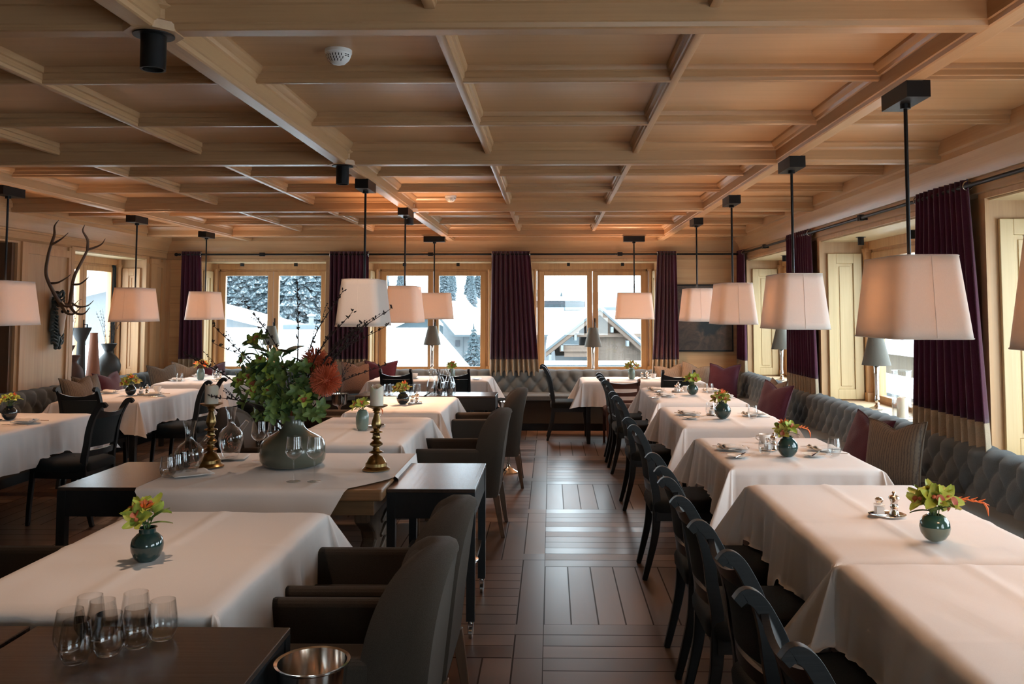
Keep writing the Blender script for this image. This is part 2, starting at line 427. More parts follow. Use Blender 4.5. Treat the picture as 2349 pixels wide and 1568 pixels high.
def dup(root, loc, rz=None, label=None, group=None, scale=None):
    if root.name not in KIDS:
        KIDS[root.name] = [(c, kids(c)) for c in kids(root)]
    r = root.copy(); col.objects.link(r); r.location = loc
    if rz is not None: r.rotation_euler = (0, 0, rz)
    if scale: r.scale = (scale,) * 3 if isinstance(scale, (int, float)) else scale
    if label: r['label'] = label
    if group: r['group'] = group
    for c, gs in KIDS[root.name]:
        k = c.copy(); col.objects.link(k); k.parent = r
        for g in gs:
            q = g.copy(); col.objects.link(q); q.parent = k
    return r
class Proto:
    """first placement moves the prototype itself, later ones copy it"""
    def __init__(s, root): s.root = root; s.used = False; s.sc = tuple(root.scale)
    def at(s, loc, rz=0, label=None, group=None, scale=None):
        if not s.used:
            s.used = True; KIDS[s.root.name] = [(c, kids(c)) for c in kids(s.root)]
            s.root.location = loc; s.root.rotation_euler = (0, 0, rz)
            if scale: s.root.scale = (scale,) * 3 if isinstance(scale, (int, float)) else scale
            if label: s.root['label'] = label
            if group: s.root['group'] = group
            return s.root
        r = dup(s.root, loc, rz, label, group, scale if scale else (1, 1, 1))
        return r
def struct(o):
    o['kind'] = 'structure'; return o
# ================================================================ THE ROOM
XL, XR, YB, YF = -5.55, 2.75, 12.15, -3.0
ZC = 2.74
struct(MB().box(XL - .6, XR + .7, YF - .4, YB + .6, -.12, 0).build('floor', 'floor', smooth=False))
struct(MB().box(XL - .6, XR + .7, YF - .4, YB + .6, ZC, ZC + .1).build('ceiling', 'panel', smooth=False))
# openings: (centre along the wall, width) per wall
OB = [(-4.12, 1.80), (-1.735, 1.77), (.62, 1.80)]
OR = [(10.75, 2.2), (7.42, 2.45), (4.1, 2.5), (.6, 2.6)]
OL = [(10.65, 1.75), (7.65, 2.2)]
OF = [(1.2, 1.8)]
Z0, Z1 = .68, 2.32
def wall(name, mat, a0, a1, ops, put):
    mb = MB(); e = a0
    for c, wd in sorted(ops):
        put(mb, e, c - wd / 2, 0, ZC); put(mb, c - wd / 2, c + wd / 2, 0, Z0); put(mb, c - wd / 2, c + wd / 2, Z1, ZC); e = c + wd / 2
    put(mb, e, a1, 0, ZC)
    struct(mb.build(name, mat, smooth=False))
wall('wall_back', 'wallx', XL, XR, OB, lambda m, a, b, z0, z1: m.box(a, b, YB, YB + .58, z0, z1))
wall('wall_right', 'wally', YF - .4, YB + .58, OR, lambda m, a, b, z0, z1: m.box(XR, XR + .62, a, b, z0, z1))
wall('wall_left', 'wally', YF - .4, YB + .58, OL, lambda m, a, b, z0, z1: m.box(XL - .52, XL, a, b, z0, z1))
wall('wall_front', 'wallx', XL, XR, OF, lambda m, a, b, z0, z1: m.box(a, b, YF - .4, YF, z0, z1))

# crown moulding around the room (inset, height)
CR = [(0, ZC), (.17, ZC), (.17, 2.65), (.15, 2.64), (.15, 2.60), (.13, 2.575), (.10, 2.545), (.075, 2.50), (.065, 2.46), (.05, 2.455), (.05, 2.44), (.035, 2.43), (.035, 2.365), (.015, 2.35), (0, 2.34)]
tn = [0]
def trim(mb, mat, **k):
    tn[0] += 1; return struct(mb.build('trim_%d' % tn[0], mat, **k))
trim(MB().prism([(YB - a, z) for a, z in CR], XL, XR, 'YZ'), 'beam_x', angle=25)
trim(MB().prism([(XR - a, z) for a, z in CR], YF, YB, 'XZ'), 'beam_y', angle=25)
trim(MB().prism([(XL + a, z) for a, z in CR], YF, YB, 'XZ'), 'beam_y', angle=25)
# main beams: stepped section (half width, height)
BS = [(.032, 2.60), (.040, 2.604), (.044, 2.620), (.050, 2.624), (.050, 2.685), (.060, 2.69), (.066, 2.705), (.080, 2.715), (.088, 2.728), (.088, 2.75)]
RS = [(.012, 2.668), (.018, 2.670), (.020, 2.684), (.026, 2.688), (.026, 2.712), (.036, 2.716), (.040, 2.728), (.040, 2.75)]
def sec(S, c): return [(c - a, z) for a, z in reversed(S)] + [(c + a, z) for a, z in S]
BX = [-4.30, -1.41, 1.555]; BY = [-2.55, .20, 2.95, 5.70, 8.43, 11.30]
for x in BX: trim(MB().prism([(p_, z_ - .002) for p_, z_ in sec(BS, x)], YF, YB - .12, 'XZ'), 'beam_y', angle=25)
for y in BY: trim(MB().prism(sec(BS, y), XL + .1, XR - .1, 'YZ'), 'beam_x', angle=25)
ry = []
for i in range(len(BY) - 1):
    for q in (1, 2): ry.append(BY[i] + (BY[i + 1] - BY[i]) * q / 3)
for y in ry: trim(MB().prism(sec(RS, y), XL + .1, XR - .1, 'YZ'), 'beam_x', angle=25)
for x in (-3.34, -2.375, -.42, .57): trim(MB().prism([(p_, z_ - .0015) for p_, z_ in sec(RS, x)], YF, BY[-1], 'XZ'), 'beam_y', angle=25)
# turned bosses where the beams meet above the downlights
for y in BY[2:5]:
    p = [(.10, 0), (.105, .03), (.085, .04), (.085, .075), (.10, .085), (.10, .11), (.125, .125), (.125, .15)]
    trim(MB().lathe(p, 8, (-1.41, y, 2.596), a0=PI / 8), 'beam_y', angle=30)
# wall panelling boards: stiles and rails standing proud of the walls
mb = MB()
for y0, y1 in ((8.80, 8.90), (9.66, 9.76), (11.56, 11.66), (12.02, 12.15), (6.40, 6.5), (5.55, 5.65)): mb.box(XL, XL + .022, y0, y1, 0, 2.34)
for y0, y1 in ((8.90, 9.66), (11.66, 12.02)): mb.box(XL, XL + .022, y0, y1, 2.22, 2.30)
trim(mb, 'pine_z', smooth=False)
trim(MB().box(XL, XL + .05, 11.62, 11.80, 0, 2.26).box(XL, XL + .065, 11.60, 11.82, 2.26, 2.33), 'pine_z', smooth=False)
mb = MB()
for x0, x1 in ((1.56, 1.62), (2.66, 2.75), (-.84, -.78), (-.36, -.29), (-3.2, -3.13), (-2.70, -2.63), (-5.11, -5.04), (-5.55, -5.47)): mb.box(x0, x1, YB - .02, YB, 0, 2.34)
trim(mb, 'pine_z', smooth=False)
struct(MB().box(XL, XR, YB - .025, YB, 0, .1).build('baseboard_back', 'pine_x', smooth=False))

# ---------------------------------------------------------------- windows
wn_ = [0]
def window(wd, D, loc, rz, sh=True, cover=(True, True), dark=False):
    wn_[0] += 1
    w_ = thing('window_%d' % wn_[0], None, None, loc, rz); struct(w_)
    h = wd / 2
    MB().prism([(-.045, .67), (-.055, .69), (-.045, .715), (D, .715), (D, .66), (-.02, .66)], -h - .03, h + .03, 'YZ').build('window_sill', 'sill', w_, angle=30)
    # casing round the opening on the room side
    c = MB()
    for s in (-1, 1): c.box(min(s * h, s * (h + .07)), max(s * h, s * (h + .07)), -.025, .0, .60, Z1 + .01)
    c.box(-h - .07, h + .07, -.028, 0, Z1, Z1 + .035)
    c.box(-h - .05, h + .05, -.02, 0, .56, .66)
    c.build('casing', 'pine_z', w_, smooth=False)
    # jamb pilasters with little capitals, header board
    j = MB()
    for s in (-1, 1):
        j.box(min(s * h, s * (h - .075)), max(s * h, s * (h - .075)), D - .12, D, .715, Z1)
        j.box(min(s * h, s * (h - .095)), max(s * h, s * (h - .095)), D - .14, D, 2.20, 2.24)
        j.box(min(s * h, s * (h - .10)), max(s * h, s * (h - .10)), D - .145, D, .715, .80)
        j.lathe([(.022, 0), (.022, 1.36), (.034, 1.42)], 10, (s * (h - .05), D - .12, .80))
    j.box(-h, h, D - .10, D, 2.225, Z1)
    j.build('jamb', 'frame', w_, smooth=True, angle=30)
    MB().box(-h, h, 0, D, Z1 - .012, Z1 - .002).build('niche_ceiling', 'shutter', w_, smooth=False)
    f = MB(); a = h - .08
    f.box(-a, -a + .03, D - .07, D, .715, 2.225).box(a - .03, a, D - .07, D, .715, 2.225).box(-a, a, D - .07, D, 2.195, 2.225).box(-a, a, D - .07, D, .715, .74)
    f.build('window_frame', 'frame', w_, smooth=False)
    for s in (-1, 1):
        x0, x1 = (-a + .03, -.004) if s < 0 else (.004, a - .03)
        sb = MB(); t = .078; y0, y1 = D - .085, D - .02
        sb.box(x0, x0 + t, y0, y1, .74, 2.195).box(x1 - t, x1, y0, y1, .74, 2.195)
        sb.box(x0 + t, x1 - t, y0, y1, 2.13, 2.195).box(x0 + t, x1 - t, y0, y1, .74, .79)
        so = sb.build('sash', 'frame', w_, smooth=False, bevel=.004, seg=1)
        MB().box(x0 + t - .005, x1 - t + .005, D - .055, D - .047, .785, 2.135).build('glass_pane', 'pane', so, smooth=False)
        if s > 0:
            MB().box(x0 + .02, x0 + .035, y0 - .01, y0, 1.38, 1.5).tube([(x0 + .027, y0 - .01, 1.44), (x0 + .027, y0 - .05, 1.44), (x0 + .027, y0 - .05, 1.34)], .008, 6).build('handle', 'black', so)
    if sh:
        for s in (-1, 1):
            if not cover[0 if s < 0 else 1]: continue
            mb = MB(); i0, i1 = s * (h - .002), s * (h - .028)
            def bx(y0, y1, z0, z1, a_, b_): mb.box(min(a_, b_), max(a_, b_), y0, y1, z0, z1)
            ya, yb = .05, D - .15
            bx(ya, ya + .085, .73, 2.19, i0, i1); bx(yb - .085, yb, .73, 2.19, i0, i1)
            bx(ya + .085, yb - .085, 2.09, 2.19, i0, i1); bx(ya + .085, yb - .085, .73, .83, i0, i1)
            bx(ya + .085, yb - .085, .83, 2.09, i0, s * (h - .012))
            bx(ya + .115, yb - .115, .86, 2.06, i0, s * (h - .020))
            mb.build('shutter', 'frame' if dark else 'shutter', w_, smooth=False, bevel=.003, seg=1)  # dark: same wood in less light, its shade painted as a darker tone
    return w_
for x, wd in OB:
    window(wd, .50, (x, YB, 0), 0)
    portal((x, YB + .56, 1.45), (R(-90), 0, 0), wd - .1, 1.55)
for i, (y, wd) in enumerate(OR):
    window(wd, .54, (XR, y, 0), R(-90))
    portal((XR + .60, y, 1.45), (R(-90), 0, R(-90)), wd - .1, 1.55)
trim(MB().box(XL - .50, XL - .46, 6.5, 8.8, .5, 2.4), 'walnut', smooth=False)  # added panel closing the near-left niche so no daylight enters
tb = MB().box(XL - .46, XL + .04, 6.55, 8.75, .66, .715); trim(tb, 'pine_y', bevel=.012)
tb = MB().box(XL - .46, XL - .03, 8.70, 8.75, .715, 2.32).box(XL - .46, XL - .03, 6.55, 6.60, .715, 2.32); trim(tb, 'walnut', smooth=False)  # unlit niche reveals: their shade is put into the dark wood colour
for i, (y, wd) in enumerate(OL[:1]):
    window(wd, .44, (XL, y, 0), R(90), dark=True)
    portal((XL - .50, y, 1.45), (R(-90), 0, R(90)), wd - .1, 1.55)
for x, wd in OF:  # unseen window added behind the camera for the light on the tables
    window(wd, .34, (x, YF, 0), R(180), sh=False)
    portal((x, YF - .38, 1.45), (R(-90), 0, R(180)), wd - .1, 1.55)

# ---------------------------------------------------------------- little spotlights in the window niches
sp = MB().box(-.022, .022, -.022, .022, -.045, 0).build('spotlight', 'black', smooth=False)
tag(sp, 'x', 'spotlight', 'black cube spotlights in the window niches')
spots = [(-4.527, 12.4), (-3.736, 12.4), (-2.138, 12.4), (-1.352, 12.4), (.261, 12.4), (1.049, 12.4)]
nm = ['left', 'middle', 'right']
for i, (x, y) in enumerate(spots):
    lb = 'small black cube spotlight, %s one over the %s window of the end wall' % (('left', 'right')[i % 2], nm[i // 2])
    o = sp if i == 0 else dup(sp, (x, y, Z1 - .012)); o.location = (x, y, Z1 - .012); o['label'] = lb
cs = MB().lathe([(.028, -.075), (.028, -.004), (.045, -.003), (.045, 0)], 20).build('spotlight', 'black')
tag(cs, 'x', 'spotlight', 'black cylinder spotlights in the right niches')
for i, (y, x, lb) in enumerate([(8.05, 2.93, 'farther one in the niche behind the silver lamp'), (7.35, 3.12, 'nearer one in the niche behind the silver lamp'), (10.75, 2.95, 'single one in the niche by the far right corner')]):
    o = cs if i == 0 else dup(cs, (x, y, Z1 - .012)); o.location = (x, y, Z1 - .012); o['label'] = 'small black cylinder spotlight, ' + lb

# ---------------------------------------------------------------- painting
def paintmat():
    m, nt, b = newmat('dark oil painting'); co = coords(nt); s = N(nt, 'ShaderNodeSeparateXYZ'); L(nt, co, s.inputs[0])
    n = noisetex(nt, co, 5, 6, .7, 1.2)
    base = ramp(nt, n, [(.3, (.022, .015, .012)), (.55, (.075, .045, .030)), (.72, (.16, .09, .055))])
    def blob(cx, cz, rx, rz_, rot=0):
        dx = M(nt, 'SUBTRACT', s.outputs[0], cx); dz = M(nt, 'SUBTRACT', s.outputs[2], cz)
        c_, s_ = math.cos(rot), math.sin(rot)
        u = M(nt, 'DIVIDE', M(nt, 'ADD', M(nt, 'MULTIPLY', dx, c_), M(nt, 'MULTIPLY', dz, s_)), rx)
        v = M(nt, 'DIVIDE', M(nt, 'SUBTRACT', M(nt, 'MULTIPLY', dz, c_), M(nt, 'MULTIPLY', dx, s_)), rz_)
        d = M(nt, 'ADD', M(nt, 'POWER', M(nt, 'ABSOLUTE', u), 2), M(nt, 'POWER', M(nt, 'ABSOLUTE', v), 2))
        d = M(nt, 'ADD', d, M(nt, 'MULTIPLY', M(nt, 'SUBTRACT', n, .5), 1.4))
        return ramp(nt, d, [(.45, (1, 1, 1)), (.95, (0, 0, 0))])
    c = mixc(nt, blob(.10, -.10, .26, .15, .35), base, (.008, .015, .019))
    c = mixc(nt, M(nt, 'MULTIPLY', blob(-.02, .0, .13, .012, .5), .8), c, (.035, .09, .095))
    c = mixc(nt, M(nt, 'MULTIPLY', blob(.16, .03, .15, .010, -.3), .8), c, (.035, .085, .09))
    c = mixc(nt, M(nt, 'MULTIPLY', blob(-.20, .06, .06, .055), .9), c, (.42, .26, .13))
    L(nt, c, b.inputs['Base Color']); b.inputs['Roughness'].default_value = .45; return m
pt = thing('painting', 'unframed dark old oil painting on the end wall between two curtains', 'painting', (2.18, YB - .028, 1.51))
MB().box(-.385, .385, -.012, .008, -.455, .455).build('canvas', paintmat(), pt, smooth=False)
fr = MB()
fr.box(-.40, .40, -.02, .0, .455, .475).box(-.40, .40, -.02, .0, -.475, -.455).box(-.405, -.385, -.02, 0, -.475, .475).box(.385, .405, -.02, 0, -.475, .475)
fr.build('edge_strip', 'black', pt, smooth=False)

# ---------------------------------------------------------------- curtains and rods
def curtain(name_lab, loc, rz, wt, wb, folds, cx=0, cb=0, amp=.035, seed=0, tail=0):
    t = thing('curtain', name_lab, 'curtain', loc, rz, 'plum curtains with a beige hem band')
    rr = random.Random(seed); ph = [rr.uniform(-.5, .5) for _ in range(8)]
    def fn(z0, z1, off=0):
        def g(u, v):
            z = z0 + (z1 - z0) * v; k = (2.455 - z) / 1.7
            wdt = wt + (wb - wt) * k; x = (u - .5) * wdt + cx + (cb - cx) * k
            a = u * folds * 2 * PI + math.sin(u * 9 + ph[0]) * .8 + k * ph[1]
            y = -math.sin(a) * amp * (.55 + .5 * k + .2 * math.sin(u * 5 + ph[2])) + math.sin(u * 3 + ph[3]) * .012 * k + off
            return (x + math.cos(a) * .006, y, z)
        return g
    MB().grid(fn(.93, 2.455), folds * 14, 16).build('drape', 'plum', t, angle=80, solid=.006)
    MB().grid(fn(.70, .932), folds * 14, 4).build('hem_band', 'beige', t, angle=80, solid=.006)
    for s in (-.5, .5):
        rg = MB()
        pts = [(s * wt + cx + .004, math.cos(a) * .030, 2.41 + math.sin(a) * .030) for a in [2 * PI * i / 16 for i in range(17)]]
        rg.tube(pts, .004, 6, False); rg.build('eyelet_ring', 'chrome', t)
    return t
yb = 12.0
for args in [('plum curtain with beige hem in the far left corner', -5.115, .27, .34, 5, .02),
             ('plum curtain with beige hem left of the middle end wall window', -2.86, .55, .55, 9, .0),
             ('plum curtain with beige hem between the middle and right end wall windows', -.565, .535, .69, 9, .05),
             ('plum curtain with beige hem between the right end window and the painting', 1.635, .265, .38, 6, -.03)]:
    curtain(args[0], (args[1], yb, 0), 0, args[2], args[3], args[4], 0, args[5], seed=int(args[2] * 1000))
curtain('plum curtain with beige hem in the far right corner', (2.66, 11.90, 0), R(-90), .34, .42, 6, 0, .0, seed=5)
curtain('plum curtain with beige hem on the right wall, middle one of three', (2.66, 9.14, 0), R(-90), .82, .92, 11, 0, .06, seed=6)
curtain('plum curtain with beige hem on the right wall, nearest one', (2.66, 5.80, 0), R(-90), .74, 1.04, 10, 0, .03, seed=8)
rod = thing('curtain_rod', 'long black steel curtain rod across the end wall', 'curtain rod', (0, 0, 0), 0)
MB().tube([(-5.31, yb, 2.41), (2.66, yb, 2.41)], .013, 12).build('pole', 'black', rod)
MB().ball((-5.33, yb, 2.41), .026, 10).ball((-5.285, yb, 2.41), .018, 8).build('finial', 'black', rod)
mb = MB()
for x in (-4.1, -1.7, .98): mb.box(x - .035, x + .035, yb - .02, yb + .02, 2.385, 2.435).box(x - .012, x + .012, yb, YB - .03, 2.40, 2.42)
mb.build('bracket', 'black', rod)
rod = thing('curtain_rod', 'long steel curtain rod along the right wall', 'curtain rod', (0, 0, 0), 0)
MB().tube([(2.66, 11.96, 2.41), (2.66, -2.9, 2.41)], .014, 12).build('pole', 'black', rod)
mb = MB()
for y in (10.6, 7.3, 4.1, 1.0): mb.box(2.64, 2.68, y - .03, y + .03, 2.385, 2.435).box(2.66, XR - .03, y - .012, y + .012, 2.39, 2.41)
mb.build('bracket', 'black', rod)

# ---------------------------------------------------------------- banquettes
def bench(label, loc, rz, Ln, seatd, x_cut=(0, 0)):
    t = thing('banquette', label, 'bench', loc, rz)
    s, h, z0 = .185, .115, .70
    def g(u, v):
        x = (u - .5) * Ln; q = v
        # v: 0 bottom of the face .. .82 top edge .. 1 rear of the top
        if q < .80:
            z = .47 + (.765 - .47) * q / .80; vv = (z0 - z) / h
            if vv < 0: d = abs(math.sin(PI * x / s)) ** 2
            else: d = abs(math.sin(PI * (x / s + vv / 2)) * math.sin(PI * (x / s - vv / 2)))
            b = .052 * d ** .45
            y = -.145 + .03 * (z - .47) / .3 - b + .025
            if z > .74: y += (z - .74) * .8
            return (x, y, z)
        k = (q - .80) / .20; d = abs(math.sin(PI * x / s)) ** 2
        a = k * PI / 2
        return (x, -.085 + .085 * math.sin(a) * 1.0 - .03 * d ** .38 * (1 - k), .765 + .022 * math.sin(min(1, k * 2) * PI / 2) * (.5 + .5 * d ** .4))
    n = int(Ln / .0185)
    MB().grid(g, n, 22).build('tufted_backrest', 'grey', t, angle=75)
    bt = MB(); k = 0
    for row in range(3):
        m = int(Ln / s / 2)
        for i in range(-m, m + 1):
            x = (i + (row % 2) * .5) * s
            if abs(x) > Ln / 2 - .05: continue
            z = z0 - row * h
            if z < .50: continue
            bt.lathe([(.0, -.004), (.008, -.002), (.0, .004)], 6, (0, 0, 0)); 
            vs_ = bt.v[-18:]; del bt.v[-18:]
            y = -.145 + .03 * (z - .47) / .3 + .022
            bt.v += [(x + a, y - c - .002, z + b) for a, b, c in vs_]
    b_ = bt.build('buttons', 'grey', t); b_['kind'] = 'stuff'
    sc = MB(); e0, e1 = -Ln / 2 + x_cut[0], Ln / 2 - x_cut[1]
    npan = max(1, int(round((e1 - e0) / 1.9))); pw = (e1 - e0) / npan
    for i in range(npan): sc.box(e0 + i * pw + .003, e0 + (i + 1) * pw - .003, -.16 - seatd, -.12, .40, .475)
    sc.build('seat_cushion', 'grey', t, bevel=.018, seg=3)
    MB().box(e0, e1, -.15 - seatd + .02, -.02, .10, .40).build('seat_base', 'arm', t, smooth=False)
    MB().box(e0, e1, -.15 - seatd + .07, -.02, 0, .10).build('plinth', 'darkwood', t, smooth=False)
    return t
bench('grey button-tufted banquette along the end wall under the windows', ((XL + XR) / 2, YB - .03, 0), 0, XR - XL - .32, .46)
bench('grey button-tufted banquette along the right wall under the window niches', (XR - .03, 5.98, 0), R(-90), 11.9, .46, (.43, 0))
bench('grey button-tufted banquette along the left wall below the antlers', (XL + .03, 5.98, 0), R(90), 11.9, .46, (0, .43))

# ---------------------------------------------------------------- pendant lamps
def rrect(a, b, r, z, n=6, cx=0, cy=0):
    p = []
    for sx, sy, a0 in ((1, 1, 0), (-1, 1, 90), (-1, -1, 180), (1, -1, 270)):
        for i in range(n + 1):
            g = R(a0 + 90 * i / n); p.append((cx + sx * (a - r) + r * math.cos(g), cy + sy * (b - r) + r * math.sin(g), z))
    return p
def make_pendant():
    t = thing('pendant_lamp', 'x', 'pendant lamp', (0, 0, 0))
    MB().box(-.05, .05, -.14, .14, 1.028, 1.10).lathe([(.022, 1.008), (.022, 1.03)], 12).build('canopy', 'black', t, smooth=False)
    MB().tube([(0, 0, .30), (0, 0, 1.02)], .0085, 10).build('rod', 'black', t)
    sh = MB().ring([rrect(.168 - .036 * k, .252 - .036 * k, .055, .35 * k) for k in [i / 8 for i in range(9)]]).build('lamp_shade', 'shade', t, angle=60, solid=.0025)
    hm = MB()
    for z, k in ((.003, 0), (.347, 1)): hm.tube([tuple(p) for p in rrect(.1695 - .036 * k, .2535 - .036 * k, .055, z)] + [(rrect(.1695 - .036 * k, .2535 - .036 * k, .055, z))[0]], .0022, 5, False)
    for sx, sy in ((0, -1), (0, 1)): hm.tube([(sx, sy * .254, 0), (sx, sy * .218, .35)], .0012, 5)
    hm.build('seam', 'shade', sh)
    fr_ = MB()
    for a in (0, PI / 2): fr_.tube([(math.cos(a) * .13, math.sin(a) * .21, .345), (-math.cos(a) * .13, -math.sin(a) * .21, .345)], .003, 5)
    fr_.tube([(0, 0, .18), (0, 0, .35)], .012, 8).build('spider_frame', 'black', t)
    return t
bulbm, nt_, b_ = newmat('warm bulb glass'); b_.inputs['Emission Color'].default_value = (1, .62, .30, 1); b_.inputs['Emission Strength'].default_value = 12
W['bulb'] = bulbm
pen = make_pendant()
bulb_o = MB().ball((0, 0, .15), .028, 8).build('bulb', 'bulb', pen)
PP = Proto(pen)
def lamp_light(loc, e, size=.05, colr=(1, .57, .33)):
    l = bpy.data.lights.new('bulb_light', 'POINT'); l.energy = e * LAMP; l.color = colr; l.shadow_soft_size = size
    o = bpy.data.objects.new('bulb_light', l); o.location = loc; col.objects.link(o); return o
bulb_o.visible_shadow = True
PL = [(1.57, 2.42, 0, 'over the nearest right table, cut by the right edge', 4.5), (1.57, 3.74, 0, 'over the second right table, the largest one in full', 5),
      (1.57, 5.52, 0, 'over the third right table with place settings', 5), (1.57, 7.36, 0, 'over the fourth right table, before the painting', 9), (1.57, 9.14, 0, 'over the fifth right table, leftmost before the painting', 10),
      (1.11, 11.30, 90, 'wide side on, before the right end wall window', 30), (-1.55, 11.30, 90, 'wide side on, before the middle end wall window', 22),
      (-1.41, 8.20, 0, 'over the fourth middle table, glowing orange', 32), (-1.41, 6.42, 0, 'over the third middle table behind the twigs, unlit', 0),
      (-4.33, 10.60, 0, 'over the far left table, before the corner curtain', 10), (-4.33, 8.80, 0, 'over the second left table, right of the antlers', 10), (-4.33, 6.68, 0, 'over the near left table, cut by the left edge', 8)]
for x, y, rz, lb, e in PL:
    PP.at((x, y, 1.50), R(rz), 'ivory box pendant lamp ' + lb, 'ivory box pendant lamps on black rods')
    if e: lamp_light((x, y, 1.66), e)

# ---------------------------------------------------------------- downlights, smoke detectors
dl = MB().lathe([(.0, -.112), (.036, -.112), (.036, -.125), (.043, -.125), (.043, -.006), (.070, -.005), (.070, .0)], 28).build('downlight', 'black', angle=30)
tag(dl, 'x', 'downlight', 'black cylinder downlights under the beam crossings')
for i, (y, lb) in enumerate([(2.95, 'nearest one, top left'), (5.70, 'middle one, behind the nearest'), (8.43, 'farthest one beside the pendant rods')]):
    sl_ = bpy.data.lights.new('downlight_beam', 'SPOT'); sl_.energy = 48; sl_.color = (1, .66, .46); sl_.spot_size = R(105); sl_.spot_blend = .8; sl_.shadow_soft_size = .03
    so_ = bpy.data.objects.new('downlight_beam', sl_); so_.location = (-1.41, y, 2.596 - .118); col.objects.link(so_)
    o = dl if i == 0 else dup(dl, (0, 0, 0)); o.location = (-1.41, y, 2.596); o['label'] = 'black cylinder downlight under a beam crossing, ' + lb
def detector():
    t = thing('smoke_detector', 'x', 'smoke detector', (0, 0, 0), 0, 'white smoke detectors on the ceiling')
    MB().lathe([(.048, -.014), (.050, -.012), (.050, 0)], 32).build('base', 'white', t)
    MB().lathe([(0.0, -.056), (.012, -.0555), (.026, -.050), (.040, -.036), (.046, -.022), (.047, -.014)], 32).build('cover', 'white', t)
    sl = MB()
    for ring, (r, z, n_) in enumerate(((.0445, -.0265, 26), (.0395, -.0365, 22), (.033, -.0445, 18))):
        for i in range(n_):
            a = 2 * PI * i / n_
            if not (150 < (math.degrees(a)) % 360 < 330): continue
            c, s_ = math.cos(a), math.sin(a)
            q = []
            for dr, dz, dw in ((.0018, .004, -.0017), (.0018, .004, .0017), (-.0018, -.004, .0015), (-.0018, -.004, -.0015)):
                rr_ = r + dr + .0012; q.append((c * rr_ - s_ * dw, s_ * rr_ + c * dw, z + dz))
            sl.add(q, [(0, 1, 2, 3)])
    for z in (-.0245, -.0305):
        for a0 in (-27, -12):
            q = []
            for a in (a0, a0 + 11):
                for dz in (0, .003): q.append(((.0465 + dz * .3) * math.cos(R(a)), (.0465 + dz * .3) * math.sin(R(a)), z + dz))
            sl.add(q, [(0, 2, 3, 1)])
    sl.build('vent_slots', 'black', t, smooth=False); t.scale = (1.15,) * 3
    return t
dt = Proto(detector())
dt.at((-.915, 3.60, ZC), R(-20), 'white smoke detector on a ceiling panel, near one left of centre', scale=1.15)
dt.at((-.98, 8.28, ZC), R(-20), 'white smoke detector on a ceiling panel, small far one by the beam', scale=1.15)
